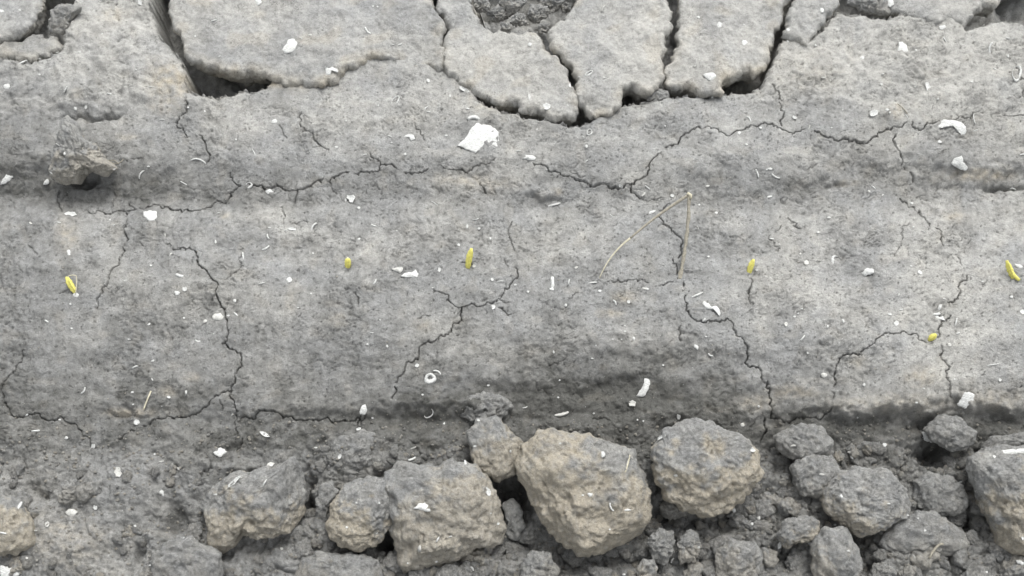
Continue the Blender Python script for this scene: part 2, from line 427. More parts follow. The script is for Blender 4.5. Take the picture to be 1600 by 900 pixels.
# drying cracks: points in photo pixels, half width in pixels, depth in mm
CRACKS = [
    ([(293, 146), (294, 162), (276, 190), (287, 207), (293, 214)], 1.8, 9), ([(310, 210), (322, 228), (325, 250), (322, 256)], 1.5, 8),
    ([(470, 172), (480, 205), (495, 222), (514, 232), (514, 240)], 1.0, 5),
    ([(360, 268), (362, 280), (376, 290), (362, 306), (350, 316), (318, 329), (270, 329), (235, 322), (215, 325), (200, 328), (160, 330), (130, 330)], 1.7, 8),
    ([(90, 296), (92, 318), (98, 330)], 1.1, 5),
    ([(385, 284), (400, 290), (424, 294), (432, 288), (446, 297), (470, 296), (505, 279)], 2.4, 10), ([(515, 285), (545, 267)], 2.4, 10),
    ([(547, 270), (585, 267), (594, 257), (620, 263)], 1.6, 8), ([(594, 257), (583, 247), (578, 238)], 1.2, 6), ([(630, 268), (645, 271), (670, 264)], 1.9, 8),
    ([(688, 258), (704, 266), (730, 270), (745, 257), (775, 246)], 1.6, 8), ([(464, 298), (460, 318), (456, 322)], 1.2, 6),
    ([(832, 256), (862, 270), (884, 277), (900, 283), (930, 291), (952, 293), (976, 289), (986, 291), (1000, 281), (1012, 276), (1013, 263)], 2.1, 10),
    ([(986, 291), (992, 303), (1006, 313)], 1.6, 7), ([(1008, 266), (1022, 248), (1034, 240)], 1.2, 6), ([(1040, 231), (1060, 226), (1062, 220), (1085, 202), (1102, 197)], 1.8, 8),
    ([(1102, 197), (1120, 200), (1140, 212), (1165, 201), (1182, 197), (1200, 194), (1222, 203), (1242, 207), (1258, 201)], 1.5, 8),
    ([(1207, 132), (1225, 158)], 1.6, 8), ([(1217, 161), (1223, 185), (1222, 197)], 1.6, 8),
    ([(1272, 204), (1300, 214), (1325, 218), (1358, 220), (1372, 213)], 2.4, 10), ([(1372, 212), (1400, 198), (1418, 190)], 1.6, 8),
    ([(1425, 190), (1436, 203), (1450, 190), (1468, 188)], 1.8, 8), ([(1490, 188), (1520, 180), (1535, 170)], 1.0, 5), ([(1570, 180), (1600, 179)], 0.9, 4),
    ([(1399, 208), (1402, 230), (1408, 242), (1409, 258)], 2.4, 10), ([(1412, 262), (1414, 267)], 2.2, 9), ([(1420, 270), (1426, 286)], 2.4, 10),
    ([(1407, 309), (1418, 317), (1428, 322), (1430, 328)], 1.6, 7), ([(1436, 328), (1448, 345), (1454, 356)], 1.5, 7), ([(1462, 356), (1470, 372), (1474, 385)], 1.3, 6),
    ([(1497, 400), (1503, 412)], 1.1, 5), ([(1512, 430), (1510, 438), (1497, 448), (1496, 467), (1483, 477)], 1.8, 8), ([(1486, 492), (1480, 500), (1468, 512), (1465, 527)], 2.0, 9),
    ([(1469, 538), (1470, 556), (1480, 570), (1484, 572), (1479, 590), (1486, 604), (1488, 620)], 1.8, 8),
    ([(1458, 535), (1432, 525), (1412, 517), (1392, 521), (1383, 520), (1370, 530), (1366, 537), (1352, 545), (1335, 555), (1315, 558), (1307, 570), (1305, 590), (1300, 606)], 1.3, 7),
    ([(1300, 612), (1304, 624)], 1.0, 5),
    ([(1173, 432), (1175, 445), (1172, 456)], 1.1, 5), ([(1172, 450), (1178, 475)], 1.0, 5),
    ([(1046, 320), (1034, 330), (1028, 338), (1036, 350), (1050, 362), (1058, 368), (1066, 378), (1063, 392), (1059, 404)], 1.7, 8),
    ([(1052, 404), (1058, 418), (1058, 430)], 1.6, 8), ([(1052, 440), (1040, 444), (1034, 445)], 1.2, 6), ([(1068, 440), (1069, 448)], 1.3, 6),
    ([(1066, 454), (1070, 470), (1076, 490), (1082, 498), (1098, 504), (1128, 499), (1147, 504), (1151, 517), (1160, 526), (1169, 543), (1169, 558), (1165, 567), (1172, 573),
      (1190, 581), (1191, 588), (1200, 598)], 2.0, 10),
    ([(1200, 595), (1202, 620), (1203, 655)], 1.8, 10), ([(1190, 645), (1194, 660), (1188, 690)], 2.2, 9), ([(1203, 654), (1240, 656), (1250, 653), (1280, 657), (1300, 637)], 1.3, 6),
    ([(1063, 510), (1062, 520), (1065, 532)], 1.0, 4),
    ([(195, 330), (196, 345), (192, 360), (197, 368), (194, 390), (185, 405), (184, 416), (170, 435), (166, 447), (160, 458), (152, 472), (150, 482)], 1.5, 8),
    ([(258, 380), (270, 390), (290, 390), (306, 400), (312, 415), (325, 428), (334, 440), (341, 450), (344, 472), (351, 490), (355, 512), (357, 522), (347, 537),
      (358, 545), (369, 550), (376, 565), (374, 575), (366, 585), (361, 603), (362, 610), (358, 616), (365, 632), (367, 648), (366, 658), (368, 664)], 1.9, 10),
    ([(358, 610), (335, 620), (315, 638), (295, 651), (275, 651), (262, 649), (240, 655), (222, 664)], 1.0, 6), ([(212, 672), (200, 676), (180, 690)], 1.0, 5),
    ([(370, 658), (400, 653), (400, 647), (436, 645), (442, 653), (456, 651), (470, 656), (490, 657), (505, 654), (528, 659), (552, 658), (560, 652)], 1.7, 8),
    ([(563, 650), (564, 668)], 2.0, 8), ([(572, 648), (566, 665)], 1.2, 5), ([(370, 666), (372, 680), (368, 690)], 1.0, 5),
    ([(788, 450), (785, 460), (770, 474), (758, 476), (737, 474), (728, 478), (722, 480), (720, 495), (708, 508), (705, 518), (690, 524), (686, 531), (670, 534), (656, 542), (655, 556),
      (646, 566), (634, 572), (622, 590), (615, 598)], 1.5, 8), ([(615, 602), (616, 615), (613, 624)], 1.6, 7), ([(806, 420), (810, 432), (800, 441), (788, 450)], 1.2, 6),
    ([(722, 478), (700, 468), (690, 458), (676, 452)], 1.0, 5), ([(778, 480), (790, 488), (800, 492)], 0.9, 4),
    ([(36, 545), (35, 555), (28, 568), (27, 580), (14, 588), (4, 600), (4, 612)], 1.2, 6), ([(3, 612), (3, 622), (12, 636), (16, 646), (30, 651), (45, 647), (52, 646), (64, 653), (98, 653)], 1.6, 8),
    ([(98, 653), (118, 662), (128, 672), (140, 690), (148, 700)], 1.0, 5), ([(316, 748), (318, 735), (332, 728)], 1.6, 6), ([(370, 705), (380, 685)], 1.0, 4),
    ([(1044, 40), (1040, 60)], 1, 4), ([(750, 285), (758, 295), (761, 302)], 1.0, 5), ([(1585, 100), (1598, 125), (1597, 145), (1608, 160)], 2.0, 8),
    ([(1443, 20), (1460, 13), (1475, 12), (1490, 5), (1502, 2)], 1.2, 6), ([(555, 455), (559, 468), (560, 475)], 0.9, 4),
    ([(1236, 348), (1240, 345), (1246, 356), (1250, 355)], 0.9, 4), ([(1390, 400), (1400, 395), (1420, 350), (1425, 345)], 0.5, 2),
    ([(1232, 338), (1240, 352), (1252, 356)], 0.8, 3), ([(948, 440), (980, 438), (1015, 440)], 0.8, 4), ([(440, 322), (445, 340), (442, 350)], 0.9, 4),
    ([(735, 0), (728, 0)], 0.5, 2), ([(380, 395), (378, 410), (366, 428), (355, 440)], 0.8, 3), ([(800, 345), (796, 370), (804, 395)], 0.8, 3)]
rk = random.Random(17)
for _ in range(34):                                      # short hairline crazing between the long cracks
    a, b = rk.uniform(0, 1600), rk.uniform(190, 690); t = rk.gauss(0, .5) if rk.random() < .6 else rk.uniform(0, 3.1); L_ = rk.uniform(10, 38)
    CRACKS.append(([(a, b), (a + L_ * math.cos(t) * .5, b + L_ * math.sin(t) * .5 + rk.uniform(-4, 4)), (a + L_ * math.cos(t), b + L_ * math.sin(t))], rk.uniform(.35, .6), rk.uniform(1.5, 3)))
for k, (pts, hw, dep) in enumerate(CRACKS):
    jp = jag(pts, 0.19, 2.0, False, 100 + k, 4)
    n = len(jp); rr = random.Random(300 + k)
    tt = np.linspace(0, 1, n)
    base = np.minimum(1, 0.35 + 3.0 * np.minimum(tt, 1 - tt)) if n > 2 else np.ones(n)
    wv = base * np.clip(0.95 + 0.9 * per2(np.arange(n) / 4.0, np.full(n, k * 3.3), 80), 0.12, 1.9)
    wp = to_world(jp, lambda a, b: Zm(a, b) + 0.0)
    s = stamp(wp[:, 0].min() - .004, wp[:, 1].min() - .004, wp[:, 0].max() + .004, wp[:, 1].max() + .004)
    if s is None: continue
    D, nx, ny, T = dist_field(wp, 0.0035, False, wv)
    w = 0.38 * hw * PXM * np.maximum(T, 0.15)
    snap = D < 0.55 * SX
    GX[snap] = nx[snap]; GY[snap] = ny[snap]
    D = np.where(snap, 0, D); near_ = (~snap) & (D < 2.5 * SX)
    if min(q[1] for q in pts) > 335: w = w * 0.6
    w = np.minimum(w, 1.6 * SX)
    Dn = np.where(near_, w + (D - 0.55 * SX) * (2.5 * SX - w) / (1.95 * SX), D)
    k_ = np.where(near_, Dn / np.maximum(D, 1e-9), 1.0)
    GX = np.where(near_, nx + (GX - nx) * k_, GX); GY = np.where(near_, ny + (GY - ny) * k_, GY)
    cut = np.where(snap, 1.0, np.clip(1 - (Dn - w) / 0.00025, 0, 1) * 0.06)
    gz -= 0.0008 * dep * cut * np.minimum(1, sstep(0.16, 0.6, T) + .0)

# ground colour
uf, vf = u_.ravel(), v_.ravel()
damp_shade = table(DAMP_SHADE_T, uf, vf + 10 * per2(uf / 50, vf / 50, 90))  # damp tone and shade put into the colour, together
damp_shade += 0.14 * per2(uf / 70, vf / 45, 91) + 0.20 * per2(uf / 22, vf / 16, 92) + 0.16 * per2(uf / 8, vf / 7, 93)
damp_shade = damp_shade + 0.12 * (rough.ravel() - .4) + 0.12 * sstep(560, 640, vf) - 0.24 * sstep(680, 740, vf) + 0.05 * sstep(330, 400, vf)
warm = 0.26 + 0.7 * per2(uf / 130, vf / 90, 94) + 0.45 * per2(uf / 36, vf / 30, 95) + 0.4 * sstep(260, 60, vf) + 0.35 * sstep(1150, 1400, uf)
tan = np.zeros_like(uf)
for (a, b, ru, rv, h) in [(268, 128, 34, 26, .75), (262, 165, 24, 18, .4), (175, 22, 16, 12, .45), (440, 125, 60, 10, .8), (345, 148, 20, 6, .2), (120, 150, 10, 10, .35),
                          (105, 370, 16, 22, .45), (205, 645, 40, 6, .65), (260, 612, 14, 8, .4), (300, 590, 16, 8, .35), (352, 338, 8, 6, .4), (815, 488, 4, 4, 0),
                          (745, 285, 60, 12, .3), (1530, 275, 50, 8, .7), (1325, 285, 16, 4, .5), (1400, 630, 110, 14, .32), (1560, 622, 60, 16, .35), (1240, 612, 40, 10, .5),
                          (1440, 590, 30, 16, .45), (1340, 565, 14, 10, .35), (975, 465, 18, 10, .5), (955, 490, 20, 6, .45), (770, 155, 50, 26, .3), (455, 470, 10, 20, .25),
                          (530, 500, 14, 12, .3), (1180, 630, 30, 12, .45), (1490, 338, 20, 10, .35), (870, 300, 8, 6, .5), (110, 850, 60, 40, .3), (200, 215, 20, 5, .4),
                          (1215, 30, 20, 50, .3), (1270, 110, 50, 40, .15), (100, 830, 20, 14, .45), (1400, 175, 10, 12, .5), (660, 510, 16, 10, .3)]:
    tan = np.maximum(tan, h * np.exp(-(((uf - a) / ru) ** 2 + ((vf - b) / rv) ** 2) ** 1.2))
tan = tan * (0.9 + 0.9 * per2(uf / 11, vf / 9, 96)) + 0.10 * sstep(0.3, 0.6, per2(uf / 28, vf / 24, 97))
for (a, b, ru, rv, h) in [(930, 615, 170, 42, .26), (640, 662, 90, 24, .22), (150, 296, 230, 24, .22), (1260, 288, 80, 10, .2), (1380, 672, 240, 14, .2), (420, 690, 120, 26, .12), (272, 815, 28, 30, .3)]:  # soft shade painted into the soil: bed foot, grooves, step, hollow
    damp_shade = damp_shade + h * np.exp(-((UWP.ravel() - a) / ru) ** 2 - ((VWP.ravel() - b) / rv) ** 2)
damp_shade = damp_shade * (1 - 0.5 * tan)
gcol = soil_colour(damp_shade, warm, tan)
ny_, nx_ = GX.shape
idx = np.arange(ny_ * nx_, dtype=np.int32).reshape(ny_, nx_)
quads = np.stack([idx[:-1, :-1], idx[:-1, 1:], idx[1:, 1:], idx[1:, :-1]], -1).reshape(-1, 4)
ground = link("ground", mesh_from("ground", np.stack([GX.ravel(), GY.ravel(), gz.ravel()], 1), quads, gcol), M_GROUND)
tag(ground, "cracked pale grey clay seedbed sloping down into a cloddy furrow", kind="structure")

def ground_z(x, y):
    i = int(round((x - XS[NX0]) / SX)) + NX0; j = int(round((y - YS[NY0]) / SY)) + NY0
    return float(gz[max(0, min(ny_ - 1, j)), max(0, min(nx_ - 1, i))])

# ------------------------------------------------------------------ crust slabs
def slab(poly, ztop, thick, label, seed, tan_edge=0.7, undercut=5.0, warm0=0.6, wet0=0.10, spots=()):
    s = 0.00085
    jp = jag(poly, 0.17, 5.5, True, seed, 6)
    zf = lambda a, b: np.full(np.shape(a), ztop)
    wp = to_world(jp, zf)
    x0, y0 = wp.min(0) - 3 * s; x1, y1 = wp.max(0) + 3 * s
    xs = np.arange(x0, x1, s); ys = np.arange(y0, y1, s)
    X, Y = np.meshgrid(xs, ys)
    D = np.full(X.shape, 0.02); NXp = X.copy(); NYp = Y.copy(); R = 0.012
    n = len(wp)
    for k in range(n):
        a = wp[k]; b = wp[(k + 1) % n]
        i0 = max(0, int((min(a[0], b[0]) - R - x0) / s)); i1 = int((max(a[0], b[0]) + R - x0) / s) + 1
        j0 = max(0, int((min(a[1], b[1]) - R - y0) / s)); j1 = int((max(a[1], b[1]) + R - y0) / s) + 1
        sl = (slice(j0, j1), slice(i0, i1)); x, y = X[sl], Y[sl]
        dx, dy = b - a; t = np.clip(((x - a[0]) * dx + (y - a[1]) * dy) / (dx * dx + dy * dy + 1e-18), 0, 1)
        qx, qy = a[0] + t * dx, a[1] + t * dy; d = np.hypot(x - qx, y - qy); m = d < D[sl]
        D[sl][m] = d[m]; NXp[sl][m] = qx[m]; NYp[sl][m] = qy[m]
    ins = inside(wp, X, Y)
    sd_ = np.where(ins, D, -D)
    keep = sd_ > -0.35 * s
    kq = keep[:-1, :-1] & keep[:-1, 1:] & keep[1:, 1:] & keep[1:, :-1]
    ids = np.arange(X.size).reshape(X.shape)
    q = np.stack([ids[:-1, :-1], ids[:-1, 1:], ids[1:, 1:], ids[1:, :-1]], -1)[kq]
    used = np.unique(q); remap = -np.ones(X.size, int); remap[used] = np.arange(len(used))
    q = remap[q]
    # boundary
    e = np.concatenate([q[:, [0, 1]], q[:, [1, 2]], q[:, [2, 3]], q[:, [3, 0]]])
    key = np.sort(e, 1); kk = key[:, 0].astype(np.int64) * len(used) + key[:, 1]
    _, first, cnt = np.unique(kk, return_index=True, return_counts=True)
    be = e[first[cnt == 1]]
    bv = np.unique(be)
    vx, vy = X.ravel()[used], Y.ravel()[used]; vd = sd_.ravel()[used]
    vx[bv] = NXp.ravel()[used][bv]; vy[bv] = NYp.ravel()[used][bv]; vd[bv] = 0
    uu, vv = proj(vx, vy, np.full(len(vx), ztop))
    Rr = 0.0034 * (1 + 0.5 * per2(uu / 20, vv / 20, seed))
    dd = np.clip(vd / Rr, 0, 1)
    rz = Rr * (1 - np.sqrt(np.clip(1 - (1 - dd) ** 2, 0, 1))) * 0.75
    rel = 4.2 * per2(uu / 85, vv / 60, 6 + seed) + 2.0 * per2(uu / 34, vv / 28, 7 + seed) + 1.0 * per2(uu / 15, vv / 13, 8) + 0.35 * per2(uu / 7, vv / 6, 9) + 0.22 * per2(uu / 3.6, vv / 3.4, 10)
    cl_, _ = wor2((uu + 4 * per2(uu / 9, vv / 9, 16)) / 12, (vv + 4 * per2(uu / 9, vv / 9, 17)) / 11, seed)
    rel += (0.45 - cl_) * (0.9 + 0.9 * sstep(0.012, 0.0, vd))
    rg = 1 - np.abs(per2((uu + 5 * per2(uu / 12, vv / 12, 31)) / 20, vv / 14, 12)) * 3.4
    rel -= 0.7 * np.clip(rg, 0, 1) ** 3 * sstep(0.05, 0.35, per2(uu / 30, vv / 26, 14 + seed))
    pp, _ = wor2(uu / 18, vv / 18, 15 + seed); rel -= 0.8 * sstep(0.10, 0.04, pp)
    for (a, b, ru, rv, h) in spots:
        rel += h * np.exp(-((uu - a) / ru) ** 2 - ((vv - b) / rv) ** 2)
    vz = ztop + rel * 0.001 - rz
    # walls
    nrm = np.zeros((len(used), 2)); d_ = np.stack([vx[be[:, 1]] - vx[be[:, 0]], vy[be[:, 1]] - vy[be[:, 0]]], 1)
    on = np.stack([d_[:, 1], -d_[:, 0]], 1)
    for c in (0, 1):
        np.add.at(nrm[:, c], be[:, 0], on[:, c]); np.add.at(nrm[:, c], be[:, 1], on[:, c])
    nb = nrm[bv]; nb /= np.linalg.norm(nb, axis=1)[:, None] + 1e-12
    nbx = {}
    for a, b in be.tolist(): nbx.setdefault(a, []).append(b); nbx.setdefault(b, []).append(a)
    li = {v: k for k, v in enumerate(bv.tolist())}
    n1_ = np.array([li[nbx[v][0]] for v in bv.tolist()]); n2_ = np.array([li[nbx[v][-1]] for v in bv.tolist()])
    bx, by = vx[bv].copy(), vy[bv].copy()
    K = 11; vs = [np.stack([vx, vy, vz], 1)]; lut = -np.ones(len(used), int); lut[bv] = np.arange(len(bv))
    rings = [bv]; base = len(used)
    for k in range(1, K + 1):
        f = k / K; zz = vz[bv] - thick * f
        for _s in range(9): bx = .5 * bx + .25 * (bx[n1_] + bx[n2_]); by = .5 * by + .25 * (by[n1_] + by[n2_])
        zz = zz + 0.0012 * per2(uu[bv] / 7, np.full(len(bv), k * 1.7), seed) * min(1, f * 3)
        p3 = np.stack([vx[bv] / 0.006, vy[bv] / 0.006, zz / 0.004], 1)
        off = 0.0022 * per3(p3, seed) + 0.0014 * per3(p3 * 2.6, seed + 1) + 0.0008 * per3(p3 * 6, seed + 2) + 0.0012 * math.sin(min(1, f * 3) * math.pi) - 0.001 * undercut * f ** 1.4
        vs.append(np.stack([bx + nb[:, 0] * off, by + nb[:, 1] * off, zz], 1))
        rings.append(base + (k - 1) * len(bv) + np.arange(len(bv)))
    allv = np.concatenate(vs)
    faces = [q]
    for k in range(K):
        r0, r1 = rings[k], rings[k + 1]
        a, b = lut[be[:, 0]], lut[be[:, 1]]
        faces.append(np.stack([r0[b], r0[a], r1[a], r1[b]], 1))
    cidx = len(allv); allv = np.concatenate([allv, [[vx.mean(), vy.mean(), ztop - thick]]])
    a, b = lut[be[:, 0]], lut[be[:, 1]]; lastr = rings[K]
    mid = len(allv); m = 0.5 * (allv[lastr[a]] + allv[lastr[b]])
    allv = np.concatenate([allv, m])
    faces.append(np.stack([lastr[b], mid + np.arange(len(be)), lastr[a], np.full(len(be), cidx)], 1))
    F = np.concatenate(faces)
    au, av = proj(allv[:, 0], allv[:, 1], allv[:, 2])
    depth = np.clip((ztop - allv[:, 2]) / thick, 0, 1)
    wt = wet0 + 0.20 * per2(au / 60, av / 45, 91) + 0.18 * per2(au / 20, av / 15, 92) + 0.14 * per2(au / 8, av / 7, 93)
    wm = warm0 + 0.6 * per2(au / 110, av / 80, 94) + 0.4 * per2(au / 30, av / 26, 95)
    near = np.zeros(len(allv)); near[:len(used)] = sstep(0.011, 0.0, vd) * 0.8 * sstep(40, 80, vv); near[len(used):] = 0.8
    tn = 0.8 * tan_edge * near * (0.75 + 0.9 * per2(au / 26, av / 20, 96 + seed)) + 0.25 * sstep(0.25, 0.6, per2(au / 40, av / 30, 97 + seed))
    me = mesh_from("soil_slab", allv, F, soil_colour(wt, wm, tn))
    o = link("soil_slab", me, M_GROUND)
    tag(o, label, "soil slab", "crust slabs broken loose along the top edge", "thing")
    return o

slab([(262, -60), (264, 20), (274, 50), (287, 76), (299, 96), (320, 103), (345, 107), (380, 115), (405, 112), (430, 119), (470, 122), (520, 126), (538, 104), (562, 95), (600, 86), (640, 97),
      (685, 104), (692, 80), (689, 55), (695, 42), (684, 20), (670, -5), (666, -60)], 0.013, 0.022,
     "broad pale crust slab overhanging a dark gap, an egg-shaped shell on it", 201, 0.75, 6, .5, .12, ((650, 85, 60, 34, -5), (500, 90, 120, 30, 1)))
slab([(676, -60), (738, -60), (736, 15), (748, 36), (772, 48), (800, 44), (838, 48), (850, 68), (862, 84), (884, 103), (889, 125), (902, 150), (902, 166), (893, 184), (862, 186),
      (832, 175), (802, 158), (778, 157), (752, 149), (722, 133), (695, 105), (692, 62), (702, 40), (680, 8)], 0.0095, 0.020,
     "pale knobbly crust slab left of the hexagonal slab, with small triangular shell", 202, 0.35, 5, .7, .10, ((810, 70, 45, 24, -4), (760, 110, 40, 30, 1.5)))
slab([(908, -60), (899, 5), (890, 20), (870, 34), (856, 48), (862, 62), (878, 82), (896, 99), (899, 125), (903, 148), (916, 166), (930, 176), (958, 166), (972, 140), (985, 131),
      (1005, 143), (1024, 136), (1035, 126), (1037, 95), (1044, 74), (1047, 30), (1041, 0), (1040, -60)], 0.013, 0.022,
     "smooth pale hexagonal crust slab bounded by cracks on both sides", 203, 0.45, 6, .8, .04, ((930, 160, 26, 16, -5),))
slab([(1060, -60), (1063, 5), (1061, 45), (1053, 84), (1041, 98), (1041, 122), (1052, 131), (1066, 133), (1090, 138), (1106, 145), (1131, 146), (1134, 122), (1150, 120), (1175, 112),
      (1196, 102), (1204, 88), (1207, 60), (1226, 22), (1234, -5), (1236, -60)], 0.013, 0.020,
     "pale crust slab with tan right edge, almond-shaped shell near its foot", 204, 0.6, 5, .75, .08, ((1190, 70, 20, 40, -1.5), (1065, 120, 30, 10, -2)))
slab([(1243, -60), (1240, 8), (1229, 26), (1224, 50), (1243, 57), (1263, 67), (1288, 38), (1308, 12), (1312, -60)], 0.014, 0.018,
     "small lobed crust slab wedged between the tan-edged slab and right mound", 205, 0.5, 4, .5, .12)
slab([(1388, -60), (1392, 8), (1415, 22), (1448, 27), (1480, 30), (1507, 42), (1517, 26), (1530, 12), (1560, 8), (1568, -60)], 0.015, 0.018,
     "thin cracked crust slab at the top edge above the right mound", 206, 0.3, 4, .6, .14)
slab([(-60, -60), (-60, 66), (0, 60), (24, 52), (44, 42), (54, 22), (62, 2), (64, -60)], 0.015, 0.018,
     "rounded pale crust slab in the top left corner", 207, 0.5, 4, .6, .10)
slab([(-60, 72), (-60, 92), (0, 88), (20, 88), (46, 98), (74, 86), (98, 75), (88, 60), (54, 50), (26, 61), (0, 67)], 0.011, 0.014,
     "flat tongue of crust below the top left corner slab", 208, 0.4, 4, .5, .2)

# ------------------------------------------------------------------ clods
_ico = {}
def ico(n):
    if n not in _ico:
        bm = bmesh.new(); bmesh.ops.create_icosphere(bm, subdivisions=n, radius=1.0)
        v = np.array([w.co[:] for w in bm.verts]); f = np.array([[w.index for w in q.verts] for q in bm.faces]); bm.free()
        _ico[n] = (v, f)
    return _ico[n]

def clod_points(level, radius_of, R, depth, seed, facets=5, rough=1.0):
    """unit sphere to a lumpy broken body; radius_of(theta) gives the outline in the plane facing up the slope"""
    d, f = ico(level)
    r = np.random.RandomState(seed)
    th = np.arctan2(d[:, 1], d[:, 0]); rho = np.hypot(d[:, 0], d[:, 1])
    rad = radius_of(th) * rho ** 0.85
    p = np.stack([rad * np.cos(th), rad * np.sin(th), np.sign(d[:, 2]) * np.abs(d[:, 2]) ** 0.9 * depth], 1)
    low = per3(d * 1.7, seed) * 0.16 + per3(d * 3.6, seed + 3) * 0.07
    p[:, 2] *= 1 + low * 2.0
    for _ in range(facets):
        n = r.normal(size=3); n[2] = abs(n[2]) * 1.3 + 0.9; n /= np.linalg.norm(n)
        m = (p @ n).max() * r.uniform(0.74, 0.92)
        ex = np.clip(p @ n - m, 0, None)
        p -= np.outer(ex * 0.8, n)
    q = p / R
    nrm = d * np.array([1, 1, 1.1]); nrm /= np.linalg.norm(nrm, axis=1)[:, None]
    edge = 0.6 + 0.4 * np.abs(nrm[:, 2])
    disp = 0.060 * per3(q * 4.0, seed + 5) + 0.040 * per3(q * 9, seed + 6) + 0.022 * per3(q * 19, seed + 7)
    cell = 0.0045 / R
    w = wor3(p / 0.0060, seed); disp += rough * 0.0022 / R * (0.5 - w)
    w = wor3(p / 0.0028, seed + 2); disp += rough * 0.0013 / R * (0.5 - w)
    w = wor3(p / 0.0075, seed + 4); disp -= rough * 0.0018 / R * sstep(0.30, 0.12, w) * sstep(-.1, .2, per3(p / 0.02, seed + 14))
    disp += rough * 0.0011 / R * per3(p / 0.0016, seed + 8)
    crev = np.clip(1 - np.abs(per3(p / 0.011 + per3(p / 0.005, seed + 12)[:, None] * 0.4, seed + 11)) * 9, 0, 1)
    disp -= crev * 0.0022 / R * sstep(0.0, 0.3, per3(p / 0.022, seed + 13))
    p = p + nrm * (disp * R * edge)[:, None]
    return p, f, q

def clod_colour(q, seed, tan, split, wet0, p=None):
    wet0 = wet0 * 0.42
    n = per3(q * 2.2, seed + 20) * 1.25 + per3(q * 6, seed + 21) * 0.8 + per3(q * 15, seed + 26) * 0.4
    al = 0.6 * math.sin(seed * 2.3)
    t = tan * sstep(-0.34, 0.34, -(q[:, 1] * math.cos(al) + q[:, 0] * math.sin(al) - split - 0.08) + 0.62 * n)
    n2 = per3(q * 16, seed + 22)
    t = t * np.clip(0.92 + 0.5 * n2, 0, 1)
    damp_shade = wet0 + 0.30 * per3(q * 4, seed + 23) + 0.25 * n2 + 0.20 * per3(q * 34, seed + 24)
    return soil_colour(damp_shade * (1 - 0.75 * t), 0.35 + 0.6 * per3(q * 3, seed + 25), t)

BASIS = np.stack([AX_R, AX_U, AX_B], 0)
CLOD_POLYS = []
def clod(poly, lift, label, seed, tan=0.9, split=0.0, damp_shade=0.55, level=5, dep=0.62, name="soil_clod", facets=5, rough=1.0, group="large soil clods in the lower furrow"):
    poly = np.array(poly, float)
    c = 0.5 * (poly.min(0) + poly.max(0)); a = poly.mean(0); c = 0.5 * (c + a)
    CLOD_POLYS.append(poly)
    zc = float(Zm(np.array([c[0]]), np.array([c[1]]))[0]) + lift
    centre = P(c[0], c[1], zc)
    dist = float(-(centre - CAM) @ AX_B); mpp = dist / FOC
    jp = jag(poly, 0.09, 5, True, seed, 3)
    th = np.arctan2(-(jp[:, 1] - c[1]), jp[:, 0] - c[0]); rr = np.hypot(jp[:, 0] - c[0], jp[:, 1] - c[1])
    bins = np.linspace(-math.pi, math.pi, 241); rad = np.full(241, np.nan)
    for k in range(len(th)):
        i = int(round((th[k] + math.pi) / (2 * math.pi) * 240)); rad[i] = rr[k] if np.isnan(rad[i]) else max(rad[i], rr[k])
    ok = ~np.isnan(rad); xs = bins[ok]
    rad = np.interp(bins, np.concatenate([xs - 2 * math.pi, xs, xs + 2 * math.pi]), np.tile(rad[ok], 3))
    R = rad.mean() * mpp
    p, f, q = clod_points(level, lambda t: np.interp(t, bins, rad) * mpp, R, R * dep, seed, facets, rough)
    col = clod_colour(q, seed, tan, split, damp_shade)
    me = mesh_from(name, p @ BASIS, f, col)
    o = link(name, me, M_CLOD); o.location = centre
    return tag(o, label, "soil clod", group)

clod([(805, 715), (828, 686), (865, 669), (900, 677), (950, 689), (992, 706), (1014, 750), (1018, 790), (1006, 822), (990, 846), (950, 862), (920, 866), (885, 856), (860, 832), (840, 802), (824, 770), (811, 745)],
     0.020, "largest tan clod, wide and domed, with pointed white shell near its top", 301, 1.0, 0.50, .5, 6, .6, facets=2)
clod([(1018, 702), (1036, 672), (1075, 656), (1120, 662), (1160, 680), (1184, 703), (1192, 738), (1172, 766), (1146, 790), (1100, 806), (1062, 796), (1036, 776), (1020, 742)],
     0.020, "second largest clod, grey wrinkled top over tan base, right of the largest", 302, 1.0, 0.12, .5, 6, .6, facets=2)
clod([(600, 738), (622, 722), (660, 728), (690, 730), (706, 715), (730, 722), (760, 744), (775, 766), (782, 800), (792, 824), (786, 848), (760, 851), (740, 858), (716, 874), (690, 888), (658, 898), (630, 898), (622, 866), (608, 830), (603, 790)],
     0.016, "large angular grey and tan clod carrying a white triangular shell", 303, 0.75, 0.45, .40, 6, .5, facets=2)
clod([(510, 818), (517, 786), (538, 756), (572, 745), (602, 747), (612, 780), (609, 828), (588, 854), (560, 862), (535, 855), (514, 838)],
     0.018, "smooth rounded clod, grey above and tan below, left of the angular clod", 304, 1.0, 0.10, .48, 6, .6, facets=3, rough=.6)
clod([(728, 674), (745, 655), (774, 649), (792, 664), (816, 690), (822, 720), (803, 742), (780, 754), (752, 740), (736, 714)],
     0.016, "tan clod wedged above the gap between the two largest neighbours", 305, 0.85, 0.35, .45, 5, .6)
clod([(312, 792), (344, 752), (400, 735), (455, 714), (474, 728), (481, 760), (478, 800), (460, 826), (436, 835), (400, 838), (380, 836), (354, 863), (330, 860), (326, 830)],
     0.012, "long grey and tan clod leaning at lower left, white strip on its back", 306, 0.9, -0.05, .6, 6, .55)
clod([(1283, 782), (1298, 748), (1340, 728), (1390, 735), (1418, 764), (1424, 798), (1400, 814), (1362, 832), (1336, 837), (1310, 817), (1290, 802)],
     0.018, "oval grey clod with tan lower right rim and one small shell", 307, 0.8, -0.30, .45, 6, .6, rough=.8)
